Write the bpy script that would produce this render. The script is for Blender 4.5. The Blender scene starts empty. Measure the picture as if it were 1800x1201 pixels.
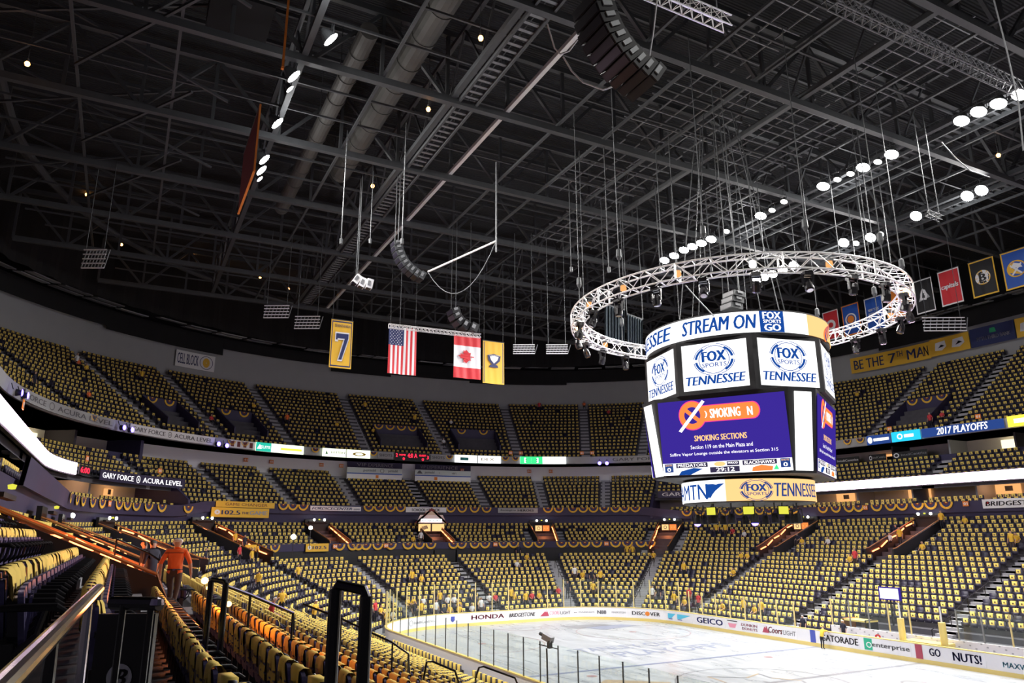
import bpy, math, random
import numpy as np
from mathutils import Vector, Matrix
rnd = random.Random(7)
SC = bpy.context.scene
COL = SC.collection
# ---------------------------------------------------------------- camera
CX, CY, CZ = 30.911, -30.889, 7.651
YAW, PITCH, ROLL, FPX = 2.66106, 0.25752, -0.0050, 1286.0
def _basis():
    cy, sy, cp, sp = math.cos(YAW), math.sin(YAW), math.cos(PITCH), math.sin(PITCH)
    f = np.array([cy*cp, sy*cp, sp]); r = np.array([sy, -cy, 0.0]); u = np.cross(r, f)
    c, s = math.cos(ROLL), math.sin(ROLL)
    return f, c*r+s*u, -s*r+c*u
CF, CR, CU = _basis()
cam_data = bpy.data.cameras.new('camera'); cam = bpy.data.objects.new('camera', cam_data); COL.objects.link(cam)
cam_data.sensor_width = 36.0; cam_data.lens = 36.0*FPX/1800.0; cam_data.clip_start = 0.05; cam_data.clip_end = 500
cam.matrix_world = Matrix(((CR[0], CU[0], -CF[0], CX), (CR[1], CU[1], -CF[1], CY), (CR[2], CU[2], -CF[2], CZ), (0, 0, 0, 1)))
SC.camera = cam
# ---------------------------------------------------------------- world, exposure
W = bpy.data.worlds.new('world'); SC.world = W; W.use_nodes = True
W.node_tree.nodes['Background'].inputs[0].default_value = (0.62, 0.66, 0.85, 1)
W.node_tree.nodes['Background'].inputs[1].default_value = 0.035
SC.view_settings.view_transform = 'Standard'; SC.view_settings.look = 'None'
SC.view_settings.gamma = 1.0; SC.view_settings.use_curve_mapping = False
SC.view_settings.exposure = 0.45
try:
    SC.cycles.max_bounces = 5; SC.cycles.diffuse_bounces = 3; SC.cycles.glossy_bounces = 2
    SC.cycles.transparent_max_bounces = 12; SC.cycles.transmission_bounces = 4; SC.cycles.sample_clamp_indirect = 3.0
    SC.cycles.use_denoising = True
except Exception: pass
# ---------------------------------------------------------------- rays (used to place things on real surfaces)
CP = np.array([CX, CY, CZ])
def ray(px, py): return CF*1.0+CR*((px-900)/FPX)-CU*((py-600.5)/FPX)
def at_z(px, py, z):
    v = ray(px, py); return CP+v*((z-CZ)/v[2])
def at_x(px, py, x):
    v = ray(px, py); return CP+v*((x-CX)/v[0])
def at_y(px, py, y):
    v = ray(px, py); return CP+v*((y-CY)/v[1])
def at_depth(px, py, t): return CP+ray(px, py)*t
# ---------------------------------------------------------------- bowl geometry: offset curves of the rink
HX, HY, RR = 30.48, 12.95, 8.53
KX, KY = HX-RR, HY-RR
CREF = (RR+15)*math.pi/2
SEG = [2*KX, CREF, 2*KY, CREF, 2*KX, CREF]
U0 = np.cumsum([0]+SEG)
def P(u, d):
    """point and outward normal of the bowl at station u and distance d behind the rink boards"""
    if u < 0:
        a = math.radians(90)*(1+u/CREF); return (KX+(RR+d)*math.cos(a), KY+(RR+d)*math.sin(a), math.cos(a), math.sin(a))
    k = int(np.searchsorted(U0, u, side='right')-1); k = min(max(k, 0), 5); t = u-U0[k]
    if k == 0: return (KX-t, HY+d, 0.0, 1.0)
    if k == 2: return (-HX-d, KY-t, -1.0, 0.0)
    if k == 4: return (-KX+t, -HY-d, 0.0, -1.0)
    a0 = {1: 90, 3: 180, 5: 270}[k]; cx = {1: -KX, 3: -KX, 5: KX}[k]; cy = {1: KY, 3: -KY, 5: -KY}[k]
    a = math.radians(a0)+math.radians(90)*t/CREF
    return (cx+(RR+d)*math.cos(a), cy+(RR+d)*math.sin(a), math.cos(a), math.sin(a))
def dl(u, d):
    if u < 0: return (RR+d)/(RR+15)
    k = int(np.searchsorted(U0, u, side='right')-1)
    return 1.0 if k in (0, 2, 4) else (RR+d)/(RR+15)
def sd(x, y):
    qx, qy = abs(x)-KX, abs(y)-KY
    return math.hypot(max(qx, 0), max(qy, 0))+min(max(qx, qy), 0)-RR
def u_of(x, y):
    if x > KX and y > 0: return (math.atan2(y-KY, x-KX)/math.radians(90)-1)*CREF if y > KY else -CREF
    if x > -KX and y > 0 and abs(x) <= KX: return KX-x
    if x < -KX and y > KY: return U0[1]+(math.atan2(y-KY, x+KX)-math.pi/2)/(math.pi/2)*CREF
    if x < -KX and abs(y) <= KY: return U0[2]+KY-y
    if x < -KX and y < -KY: return U0[3]+((math.atan2(y+KY, x+KX) % (2*math.pi))-math.pi)/(math.pi/2)*CREF
    if abs(x) <= KX: return U0[4]+x+KX
    return U0[5]+((math.atan2(y+KY, x-KX) % (2*math.pi))-1.5*math.pi)/(math.pi/2)*CREF
def hit_off(px, py, d):
    """where the line of sight meets the vertical surface standing at offset d; returns u, z"""
    v = ray(px, py); ts = np.arange(2, 130, .05); last = None
    prev = None
    for t in ts:
        x, y = CX+v[0]*t, CY+v[1]*t; s = sd(x, y)-d
        if prev is not None and prev < 0 <= s: last = t
        prev = s
    if last is None: last = 3.0
    t = last; return u_of(CX+v[0]*t, CY+v[1]*t), CZ+v[2]*t
def smooth(a, b, x):
    t = min(max((x-a)/(b-a), 0), 1); return t*t*(3-2*t)
# ---------------------------------------------------------------- seating profiles (offset, floor height)
LP, NROW = .85, 23
ZN = [.35+.314*i for i in range(15)]+[5.2, 5.5, 5.63, 6.30, 6.52, 6.9, 7.3, 7.65]
WALK = (60.5, 105.0)
def walk(u): return WALK[0] <= u <= WALK[1]
def z_low(i, u):
    if walk(u): z = .35+.335*i if i <= 13 else (4.72 if i < 16 else 6.0+.345*(i-16))
    else: z = .35+.352*i
    w = smooth(104, 126, u)
    return z*(1-w)+ZN[i]*w
def d_low(i): return 2.0+LP*i+(.22 if i == 18 else 0)
def d_up(i): return 26.2+.8*i
def z_up(i, u=0): return 17.0+.56*i
def z_lowc(d, u):
    i = (d-2.0)/LP; i = min(max(i, 0), 22); return z_low(int(round(i)), u)
def hit_low(px, py):
    v = ray(px, py)
    for t in np.arange(3, 120, .1):
        x, y, z = CP+v*t; d = sd(x, y)
        if d > 1.6 and d < 21.4 and z <= z_lowc(d, u_of(x, y))+.1: return u_of(x, y), d, z
    return None
def hit_up(px, py):
    v = ray(px, py)
    for t in np.arange(20, 140, .1):
        x, y, z = CP+v*t; d = sd(x, y)
        if 26 < d < 40 and z <= 17.0+.7*(d-26.2)+.3: return u_of(x, y), d, z
    return None
# ---------------------------------------------------------------- materials
MATS = {}
def mat(name, col, rough=.6, metal=0.0, noise=0.0, emit=None, es=1.0, scale=8.0, alpha=None, spec=None):
    m = bpy.data.materials.new(name); m.use_nodes = True; nt = m.node_tree; b = nt.nodes['Principled BSDF']
    b.inputs['Base Color'].default_value = (*col, 1); b.inputs['Roughness'].default_value = rough; b.inputs['Metallic'].default_value = metal
    if spec is not None: b.inputs['Specular IOR Level'].default_value = spec
    if noise:
        n = nt.nodes.new('ShaderNodeTexNoise'); n.inputs['Scale'].default_value = scale; n.inputs['Detail'].default_value = 4
        tc = nt.nodes.new('ShaderNodeTexCoord'); nt.links.new(tc.outputs['Object'], n.inputs['Vector'])
        r = nt.nodes.new('ShaderNodeMapRange'); r.inputs[3].default_value = 1-noise; r.inputs[4].default_value = 1+noise
        nt.links.new(n.outputs['Fac'], r.inputs[0])
        mx = nt.nodes.new('ShaderNodeVectorMath'); mx.operation = 'SCALE'; mx.inputs[0].default_value = col
        nt.links.new(r.outputs[0], mx.inputs['Scale']); nt.links.new(mx.outputs[0], b.inputs['Base Color'])
    if emit is not None:
        b.inputs['Emission Color'].default_value = (*emit, 1); b.inputs['Emission Strength'].default_value = es
    if alpha is not None: b.inputs['Alpha'].default_value = alpha
    MATS[name] = m; return m
mat('concrete', (.20, .20, .21), .8, noise=.25, scale=1.5)
mat('tread', (.075, .072, .085), .8, noise=.3, scale=2)
mat('stair', (.34, .34, .36), .75, noise=.15, scale=3)
mat('navy_wall', (.036, .030, .080), .6, noise=.15, scale=1)
mat('deck_wall', (.35, .36, .37), .7, noise=.06, scale=.6)
mat('black', (.012, .012, .014), .6)
mat('black_gloss', (.012, .011, .013), .25)
mat('black_cloth', (.010, .010, .011), .95, noise=.3, scale=.8)
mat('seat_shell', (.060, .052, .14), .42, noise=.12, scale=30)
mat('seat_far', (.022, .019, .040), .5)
mat('seat_arm', (.010, .009, .012), .28)
mat('shirt', (.86, .64, .14), .9, noise=.06, scale=20)
mat('shirt_mark', (.16, .12, .07), .9)
mat('board', (.86, .86, .88), .25, noise=.02)
mat('kick', (.78, .62, .20), .35)
mat('yellow_post', (.72, .58, .26), .4)
mat('steel', (.085, .09, .095), .55, metal=.3, noise=.2, scale=2)
mat('steel_light', (.26, .27, .28), .5, metal=.3, noise=.15, scale=2)
mat('roof_deck', (.030, .032, .035), .85, noise=.3, scale=.7)
mat('duct', (.11, .108, .10), .6, metal=.2, noise=.3, scale=1.2)
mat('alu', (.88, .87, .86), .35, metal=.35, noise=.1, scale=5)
mat('room_wall', (.62, .58, .46), .8, noise=.08, scale=1)
mat('room_dark', (.035, .028, .035), .8)
mat('white', (.85, .85, .86), .6)
mat('signwhite', (.78, .78, .80), .6)
mat('greyletter', (.10, .10, .11), .6)
mat('navy', (.02, .03, .12), .6)
mat('blue', (.02, .09, .42), .5)
mat('red', (.62, .03, .04), .6)
mat('gold', (.80, .47, .04), .6)
mat('orange', (.80, .24, .03), .6)
mat('maroon', (.16, .03, .03), .7)
mat('green', (.02, .35, .14), .6)
mat('teal', (.02, .30, .30), .6)
mat('skin', (.55, .33, .24), .6)
mat('hair_dark', (.03, .02, .015), .7)
mat('hair_white', (.75, .73, .70), .7)
mat('polo_orange', (.85, .17, .04), .8)
mat('tee_gold', (.80, .50, .05), .85)
mat('tee_white', (.7, .7, .7), .85)
mat('tee_red', (.6, .05, .06), .85)
mat('tee_dark', (.02, .02, .04), .85)
mat('pants_brown', (.07, .045, .035), .85)
mat('pants_dark', (.012, .012, .02), .85)
mat('shoe', (.01, .01, .01), .5)
mat('wood_orange', (.50, .20, .05), .45, noise=.2, scale=6)
mat('chrome', (.60, .54, .60), .16, metal=1.0)
mat('seat_cover_black', (.014, .012, .02), .35)
mat('drape', (.11, .14, .16), .8, noise=.1, scale=2)
def emat(name, col, s=1.0): return mat(name, (0, 0, 0), .5, emit=col, es=s, spec=0.0)
emat('e_white', (1, 1, 1), 1.25)
emat('e_ribbon', (1.0, .74, .96), 8)
emat('e_blue', (.008, .055, .27), 1.0)
emat('e_screen', (.035, .018, .24), 1.0)
emat('e_orange', (1.0, .22, .05), 1.0)
emat('e_pink', (1.0, .05, .25), 1.0)
emat('e_tan', (.95, .55, .22), 1.0)
emat('e_letter', (1, .97, 1), 1.2)
emat('e_dark', (.03, .025, .06), 1.0)
emat('e_lens', (1, .98, .95), 60.0)
emat('e_lens_dim', (1, .98, .92), 9.0)
emat('e_warm', (1.0, .42, .10), 9.0)
emat('e_flame', (1.0, .20, .06), 7.0)
emat('e_purple', (.12, .08, 1.0), 9.0)
emat('e_red', (1.0, .02, .05), 2.2)
emat('e_sign', (.90, 1.0, .72), 1.35)
emat('e_sign_white', (.95, 1.0, 1.0), 1.3)
emat('e_teal', (.02, .45, .32), 1.0)
emat('e_green', (.05, .75, .25), 1.0)
emat('e_cyan', (.02, .48, .75), 1.1)
emat('e_navy', (.02, .05, .20), 1.0)
emat('e_yellow', (1.0, .78, .06), 1.3)
emat('e_yel_lamp', (.62, .60, .06), 1.0)
emat('e_room', (1.0, .90, .60), 1.1)
emat('e_room_warm', (1.0, .45, .16), .8)
def glass(name, tint, a):
    m = bpy.data.materials.new(name); m.use_nodes = True; nt = m.node_tree; nt.nodes.clear()
    o = nt.nodes.new('ShaderNodeOutputMaterial'); t = nt.nodes.new('ShaderNodeBsdfTransparent'); t.inputs[0].default_value = (*tint, 1)
    g = nt.nodes.new('ShaderNodeBsdfGlossy'); g.inputs['Roughness'].default_value = .03; g.inputs['Color'].default_value = (.9, 1, .95, 1)
    mx = nt.nodes.new('ShaderNodeMixShader'); mx.inputs[0].default_value = a
    nt.links.new(t.outputs[0], mx.inputs[1]); nt.links.new(g.outputs[0], mx.inputs[2]); nt.links.new(mx.outputs[0], o.inputs[0]); MATS[name] = m
glass('rink_glass', (.90, .95, .92), .05)
# corrugated roof
def corrug():
    m = MATS['roof_deck']; nt = m.node_tree; b = nt.nodes['Principled BSDF']
    w = nt.nodes.new('ShaderNodeTexWave'); w.inputs['Scale'].default_value = 1.6; w.bands_direction = 'X'
    tc = nt.nodes.new('ShaderNodeTexCoord'); nt.links.new(tc.outputs['Object'], w.inputs['Vector'])
    bp = nt.nodes.new('ShaderNodeBump'); bp.inputs['Strength'].default_value = .8; bp.inputs['Distance'].default_value = .15
    nt.links.new(w.outputs['Fac'], bp.inputs['Height']); nt.links.new(bp.outputs[0], b.inputs['Normal'])
corrug()
def icemat():
    m = mat('ice', (.80, .84, .88), .22); nt = m.node_tree; b = nt.nodes['Principled BSDF']
    n = nt.nodes.new('ShaderNodeTexNoise'); n.inputs['Scale'].default_value = .35; n.inputs['Detail'].default_value = 6; n.inputs['Distortion'].default_value = 1.5
    tc = nt.nodes.new('ShaderNodeTexCoord'); mp = nt.nodes.new('ShaderNodeMapping'); mp.inputs['Scale'].default_value = (.6, 2.4, 1)
    nt.links.new(tc.outputs['Object'], mp.inputs[0]); nt.links.new(mp.outputs[0], n.inputs['Vector'])
    cr = nt.nodes.new('ShaderNodeValToRGB'); cr.color_ramp.elements[0].position = .35; cr.color_ramp.elements[0].color = (.28, .305, .335, 1)
    cr.color_ramp.elements[1].position = .65; cr.color_ramp.elements[1].color = (.385, .41, .44, 1)
    nt.links.new(n.outputs['Fac'], cr.inputs[0]); nt.links.new(cr.outputs[0], b.inputs['Base Color'])
    n2 = nt.nodes.new('ShaderNodeMapRange'); n2.inputs[3].default_value = .18; n2.inputs[4].default_value = .42
    nt.links.new(n.outputs['Fac'], n2.inputs[0]); nt.links.new(n2.outputs[0], b.inputs['Roughness'])
icemat()
# ---------------------------------------------------------------- mesh helpers
class MB:
    """collects boxes, bars, tubes and sheets; build() links them as one mesh object"""
    def __init__(s): s.v = []; s.f = []; s.m = []; s.mats = []; s.n = 0
    def mi(s, m):
        if m not in s.mats: s.mats.append(m)
        return s.mats.index(m)
    def add(s, vs, fs, m):
        k = s.mi(m); vs = np.asarray(vs, float).reshape(-1, 3); s.v.append(vs)
        for f in fs: s.f.append(tuple(i+s.n for i in f)); s.m.append(k)
        s.n += len(vs)
    def box(s, c, size, m, ax=None):
        hx, hy, hz = size[0]/2, size[1]/2, size[2]/2
        vs = np.array([(x, y, z) for x in (-hx, hx) for y in (-hy, hy) for z in (-hz, hz)])
        if ax is not None: vs = vs@np.asarray(ax, float)
        s.add(vs+np.asarray(c, float), [(0, 1, 3, 2), (4, 6, 7, 5), (0, 4, 5, 1), (2, 3, 7, 6), (0, 2, 6, 4), (1, 5, 7, 3)], m)
    def bar(s, a, b, w, h, m, up=(0, 0, 1)):
        a, b = np.asarray(a, float), np.asarray(b, float); x = b-a; L = np.linalg.norm(x)
        if L < 1e-6: return
        x /= L; y = np.cross(np.asarray(up, float), x)
        if np.linalg.norm(y) < 1e-4: y = np.cross((0, 1, 0), x)
        y /= np.linalg.norm(y); z = np.cross(x, y)
        s.box((a+b)/2, (L, w, h), m, np.array([x, y, z]))
    def tube(s, pts, r, m, n=8, caps=True, closed=False):
        pts = [np.asarray(p, float) for p in pts]; N = len(pts); rs = r if hasattr(r, '__len__') else [r]*N
        ref = None; vs = []
        for i, p in enumerate(pts):
            t = pts[(i+1) % N]-pts[i-1] if closed else pts[min(i+1, N-1)]-pts[max(i-1, 0)]
            t = t/(np.linalg.norm(t)+1e-9)
            if ref is None:
                ref = np.cross(t, (0, 0, 1)); ref = ref if np.linalg.norm(ref) > 1e-3 else np.cross(t, (0, 1, 0))
            ref = ref-t*(ref@t); ref /= np.linalg.norm(ref)+1e-9; b = np.cross(t, ref)
            for k in range(n):
                a = 2*math.pi*k/n; vs.append(p+rs[i]*(math.cos(a)*ref+math.sin(a)*b))
        fs = []
        for i in range(N if closed else N-1):
            j = (i+1) % N
            for k in range(n): fs.append((i*n+k, i*n+(k+1) % n, j*n+(k+1) % n, j*n+k))
        if caps and not closed: fs += [tuple(range(n))[::-1], tuple((N-1)*n+k for k in range(n))]
        s.add(vs, fs, m)
    def lathe(s, prof, c, m, n=24, ax=None):
        vs = []; fs = []; N = len(prof)
        for k in range(n):
            a = 2*math.pi*k/n
            for r, z in prof: vs.append((r*math.cos(a), r*math.sin(a), z))
        for k in range(n):
            j = (k+1) % n
            for i in range(N-1): fs.append((k*N+i, j*N+i, j*N+i+1, k*N+i+1))
        vs = np.array(vs)
        if ax is not None: vs = vs@np.asarray(ax, float)
        s.add(vs+np.asarray(c, float), fs, m)
    def strip(s, us, fa, fb, m):
        """sheet between two curves given as functions of u"""
        a = [fa(u) for u in us]; b = [fb(u) for u in us]; n = len(us)
        s.add(a+b, [(i, i+1, n+i+1, n+i) for i in range(n-1)], m)
    def band(s, us, prof, m, closed=False):
        """solid swept along the bowl: prof is a closed outline of (d, z) points, swept over stations us"""
        k = len(prof); vs = []
        for u in us:
            for d, z in prof:
                x, y, _, _ = P(u, d); vs.append((x, y, z))
        fs = []
        for i in range(len(us)-1):
            for j in range(k): q = (j+1) % k; fs.append((i*k+j, (i+1)*k+j, (i+1)*k+q, i*k+q))
        fs += [tuple(range(k))[::-1], tuple((len(us)-1)*k+j for j in range(k))]
        s.add(vs, fs, m)
    def build(s, name, parent=None, mat0=None, smooth=False):
        me = bpy.data.meshes.new(name)
        me.from_pydata(np.concatenate(s.v).tolist() if s.v else [], [], s.f)
        for m in s.mats: me.materials.append(MATS[m])
        me.polygons.foreach_set('material_index', s.m)
        if smooth: me.polygons.foreach_set('use_smooth', [True]*len(s.f))
        me.update(); o = bpy.data.objects.new(name, me); COL.objects.link(o)
        if parent is not None: o.parent = parent
        return o
def tag(o, label=None, cat=None, group=None, kind=None):
    if label: o['label'] = label
    if cat: o['category'] = cat
    if group: o['group'] = group
    if kind: o['kind'] = kind
    return o
def empty(name, loc, rz=0.0, label=None, cat=None, group=None):
    o = bpy.data.objects.new(name, None); COL.objects.link(o); o.location = loc; o.rotation_euler = (0, 0, rz); o.empty_display_size = .2
    return tag(o, label, cat, group)
def struct(o): o['kind'] = 'structure'; return o
def frame_empty(name, M, label, cat, group=None):
    o = empty(name, (0, 0, 0), 0, label, cat, group); o.matrix_world = M; return o
# lettering: returns triangles in the plane, mapped through fn(x, y) -> world
FONTCACHE = {}
def text_polys(body, shear=0.0, bold=0.0, space=1.0):
    key = (body, shear, bold, space)
    if key in FONTCACHE: return FONTCACHE[key]
    c = bpy.data.curves.new('tx', 'FONT'); c.body = body; c.resolution_u = 2; c.shear = shear; c.offset = bold; c.space_character = space; c.fill_mode = 'FRONT'
    o = bpy.data.objects.new('tx', c); me = bpy.data.meshes.new_from_object(o)
    v = np.zeros(len(me.vertices)*3); me.vertices.foreach_get('co', v); v = v.reshape(-1, 3)[:, :2]
    f = [tuple(p.vertices) for p in me.polygons]
    bpy.data.objects.remove(o); bpy.data.curves.remove(c); bpy.data.meshes.remove(me)
    v = v-v.min(0); FONTCACHE[key] = (v, f, v.max(0)); return FONTCACHE[key]
def put_text(mb, body, fn, x0, x1, y0, y1, m, shear=0.0, bold=.02, mirror=False):
    """lettering stretched into the rectangle x0..x1, y0..y1 of the surface map fn"""
    v, f, mx = text_polys(body, shear, 0)
    for s in ((-1, 0, 1) if bold >= .015 else (0,)):      # heavier strokes: the same letters set twice more, a hair apart
        mb.add([fn(x0+(x1-x0)*(a+s*bold*.9)/mx[0], y0+(y1-y0)*b/mx[1]) for a, b in v], f, m)
def put_poly(mb, pts, fn, m):
    from mathutils.geometry import tessellate_polygon
    tri = tessellate_polygon([[Vector((x, y, 0)) for x, y in pts]])
    mb.add([fn(x, y) for x, y in pts], [tuple(t) for t in tri], m)
def put_rect(mb, fn, x0, x1, y0, y1, m, n=1):
    vs = []; 
    for i in range(n+1):
        x = x0+(x1-x0)*i/n; vs += [fn(x, y0), fn(x, y1)]
    mb.add(vs, [(2*i, 2*i+2, 2*i+3, 2*i+1) for i in range(n)], m)
def put_ring(mb, fn, cx, cy, rx, ry, w, m, a0=0, a1=360, n=32):
    vs = []
    for i in range(n+1):
        a = math.radians(a0+(a1-a0)*i/n)
        for k in (1, 1-w): vs.append(fn(cx+rx*k*math.cos(a), cy+ry*k*math.sin(a)))
    mb.add(vs, [(2*i, 2*i+2, 2*i+3, 2*i+1) for i in range(n)], m)
def put_disc(mb, fn, cx, cy, rx, ry, m, n=28):
    mb.add([fn(cx+rx*math.cos(2*math.pi*i/n), cy+ry*math.sin(2*math.pi*i/n)) for i in range(n)], [tuple(range(n))], m)
def plane_fn(o, ex, ey, ez=(0, 0, 0), lift=0.0):
    o, ex, ey, ez = [np.asarray(q, float) for q in (o, ex, ey, ez)]
    return lambda x, y: o+ex*x+ey*y+ez*lift
def bowl_fn(d, lift=.03):
    """surface at offset d facing the rink; x = station distance running left to right as seen from the ice, y = height"""
    def mk(u0):
        def fn(x, y):
            u = u0-x; px, py, nx, ny = P(u, d-lift); return (px, py, y)
        return fn
    return mk
# ================================================================ lights of the hall: rows of floodlights under the roof
ZT = 33.0     # underside of the roof trusses
EXTRA = []
def floodlight(loc, aim, label, big=True, power=0.0, group='floodlights under the roof'):
    t = empty('arena_floodlight', loc, 0, label, 'floodlight', group)
    d = Vector(aim)-Vector(loc); d.normalize(); q = d.to_track_quat('-Z', 'Y').to_matrix(); A = np.array(q.transposed())
    r = .46 if big else .27  # big lens discs enlarged to include the bloom around the lamps
    h = MB(); h.lathe([(0, .5*r/.34), (.12, .5*r/.34), (r*.55, .35*r/.34), (r*.95, .05), (r, 0), (r*.95, 0), (r*.9, .03)], (0, 0, 0), 'steel', 18, A); h.build('housing', t)
    l = MB(); l.lathe([(0, .012), (r*.93, .012)], (0, 0, 0), 'e_lens' if big else 'e_lens_dim', 18, A); l.build('lens', t)
    b = MB(); b.tube([(-r*1.1, 0, 0), (-r*1.1, 0, .55), (r*1.1, 0, .55), (r*1.1, 0, 0)], .025, 'steel', 6)
    b.tube([(0, 0, .55), (0, 0, ZT-loc[2]+.1)], .03, 'steel', 6); b.build('bracket', t)
    if power:
        ld = bpy.data.lights.new('flood', 'SPOT'); ld.energy = power; ld.spot_size = math.radians(122); ld.spot_blend = .9; ld.shadow_soft_size = .35; ld.color = (1, .97, .93)
        lo = bpy.data.objects.new('lamp', ld); COL.objects.link(lo); lo.parent = t; lo.matrix_local = Matrix.Translation(d*.12) @ q.to_4x4()
    return t
FLOODS = {   # row height, row y, pixel columns read along the row
 'left row above the near stands': (-24.8, [(582, 70), (517, 135), (510, 157), (488, 217), (465, 281), (460, 300), (457, 315)]),
 'long row above the scoreboard': (13.7, [(1168, 458), (1185, 450), (1202, 440), (1217, 434), (1233, 428), (1250, 421), (1277, 407), (1337, 380), (1357, 370), (1378, 355), (1447, 328), (1472, 316), (1495, 306), (1517, 295), (1543, 285), (1567, 272), (1690, 213), (1720, 197), (1755, 183), (1793, 167)]),
 'far row above the team banners': (24.7, [(1330, 492), (1343, 487), (1358, 482), (1376, 474), (1395, 467), (1483, 427), (1505, 428), (1530, 418), (1548, 412), (1610, 380), (1700, 345), (1725, 335)])}
_on = 'first second third fourth fifth sixth seventh eighth ninth'.split()
ORD = _on+'tenth eleventh twelfth thirteenth fourteenth fifteenth sixteenth seventeenth eighteenth nineteenth'.split()
for _t, _th in (('twenty', 'twentieth'), ('thirty', 'thirtieth'), ('forty', 'fortieth'), ('fifty', 'fiftieth'), ('sixty', 'sixtieth'), ('seventy', 'seventieth'), ('eighty', 'eightieth'), ('ninety', 'ninetieth')): ORD += [_th]+[_t+'-'+w for w in _on]
SMALL = {(510, 157), (457, 315), (1357, 370), (1378, 355), (1495, 306), (1472, 316), (1543, 285), (1505, 428), (1548, 412), (1277, 407)}
for rn, (yy, pts) in FLOODS.items():
    for k, (px, py) in enumerate(pts):
        loc = at_z(px, py, 32.15)
        aim = (loc[0]*.75, yy*(-.15), 0) if abs(yy) < 20 else (loc[0]*.6, -yy*.35, 0)
        pw = 0 if (px, py) in SMALL else {-24.8: 6200, 13.7: 4800, 24.7: 6200}[yy]
        floodlight(tuple(loc), aim, 'lit round floodlight, %s from the left in the %s' % (ORD[k], rn), (px, py) not in SMALL, pw)
for x, yy, e_ in ((-12, -24.3, 190), (0, -24.3, 130), (-2, 14.4, 260), (9, 14.4, 260), (-12, 14.4, 260), (0, 25.4, 260), (-12, 25.4, 260)):
    ld = bpy.data.lights.new('spill', 'POINT'); ld.energy = e_; ld.shadow_soft_size = .5; lo = bpy.data.objects.new('flood_spill', ld); COL.objects.link(lo); lo.location = (x, yy, 31.6)  # bare point lights added to brighten the beams beside the floods
# floods outside the frame over the right half of the rink
for x in (24, 34):
    for yy in (13.7, -13.7):
        EXTRA.append(floodlight((x, yy, ZT-.75), (x*.6, 0, 0), 'round floodlight hung over the %s half of the rink, %s row' % ('camera' if x > 30 else 'near', 'far' if yy > 0 else 'near'), True, 5600))
# ================================================================ the setting
def us(a, b, step=1.0):
    n = max(1, int(math.ceil((b-a)/step))); return [a+(b-a)*i/n for i in range(n+1)]
# ice
mb = MB(); ring = [P(u, 0) for u in us(0, U0[-1]-.01, .8)]+[P(u, 0) for u in us(-CREF, 0, .8)]
mb.add([(x, y, 0) for x, y, _, _ in ring], [tuple(range(len(ring)))], 'ice'); ice = struct(mb.build('floor_ice'))
mb = MB(); mb.box((-10, 0, -.35), (160, 140, .5), 'concrete'); struct(mb.build('floor'))
# lower bowl steps
def step_tier(name, rows, df, zf, pitch, ua, ub, m, ustep=1.2):
    mb = MB(); U = us(ua, ub, ustep)
    for i in rows:
        vs = []; fs = []
        for u in U:
            d = df(i); z = zf(i, u); z0 = zf(i-1, u) if i > rows[0] else z-.5
            for dd, zz in ((d, z0), (d, z), (d+pitch, z)): x, y, _, _ = P(u, dd); vs.append((x, y, zz))
        for k in range(len(U)-1):
            a = k*3; fs += [(a, a+3, a+4, a+1), (a+1, a+4, a+5, a+2)]
        mb.add(vs, fs, m)
    return struct(mb.build(name))
step_tier('floor_lower_bowl', list(range(0, 23)), d_low, z_low, LP, -25, 186, 'tread')
step_tier('floor_deck', list(range(0, 10)), lambda i: 21.3+.8*i, lambda i, u: 10.2+.46*i, .8, 61.5, 108.5, 'tread')
step_tier('floor_upper_deck', list(range(0, 17)), lambda i: 26.0+.8*i, z_up, .8, -20, 128, 'tread')
for nm, a, b in (('floor_side_deck_far', -20, 61.5), ('floor_side_deck_near', 108.5, 150)):
    step_tier(nm, list(range(0, 5)), lambda i: 23.0+.8*i, lambda i, u: 12.1+.5*i, .8, a, b, 'tread')
    step_tier(nm.replace('side_deck', 'suite_balcony'), [0, 1, 2], lambda i: 21.3+.8*i, lambda i, u: 9.6+.3*i, .8, a, b, 'tread')
# walls of the bowl
def zpar(u): return 10.25+.55*(smooth(58, 63, u)-smooth(106, 110, u))
def wallstrip(name, ua, ub, d0, z0f, d1, z1f, m, step=1.2, th=.15):
    mb = MB(); U = us(ua, ub, step); vs = []; fs = []
    for u in U:
        for dd, zz in ((d0, z0f(u)), (d1, z1f(u)), (d1+th, z1f(u)), (d0+th, z0f(u))): x, y, _, _ = P(u, dd); vs.append((x, y, zz))
    for k in range(len(U)-1):
        a = 4*k
        for j in range(4): q = (j+1) % 4; fs.append((a+j, a+4+j, a+4+q, a+q))
    mb.add(vs, fs, m); return struct(mb.build(name))
cz = lambda c: (lambda u: c)
wallstrip('wall_lower_back', -25, 186, 21.5, lambda u: z_low(22, u)-.2, 21.2, lambda u: zpar(u)-.75, 'navy_wall')
wallstrip('wall_deck_parapet', -25, 150, 20.95, lambda u: zpar(u)-.95, 20.85, zpar, 'navy_wall')
wallstrip('wall_crosswalk_parapet', WALK[0], WALK[1], 15.25, cz(6.15), 15.2, cz(6.85), 'navy_wall')
wallstrip('wall_crosswalk_base', WALK[0], WALK[1], 15.3, cz(4.72), 15.3, cz(6.15), 'black')
wallstrip('wall_deck_back', 61.5, 108.5, 29.5, cz(14.2), 29.5, cz(17.0), 'white')
wallstrip('wall_upper_fascia', -20, 128, 25.4, cz(16.55), 25.3, cz(17.45), 'deck_wall')
wallstrip('wall_upper_back', -20, 128, 39.9, cz(25.4), 40.1, cz(31.0), 'deck_wall')
wallstrip('wall_outer_black', -37, 200, 41.5, cz(24), 41.5, cz(39), 'black_cloth')
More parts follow.
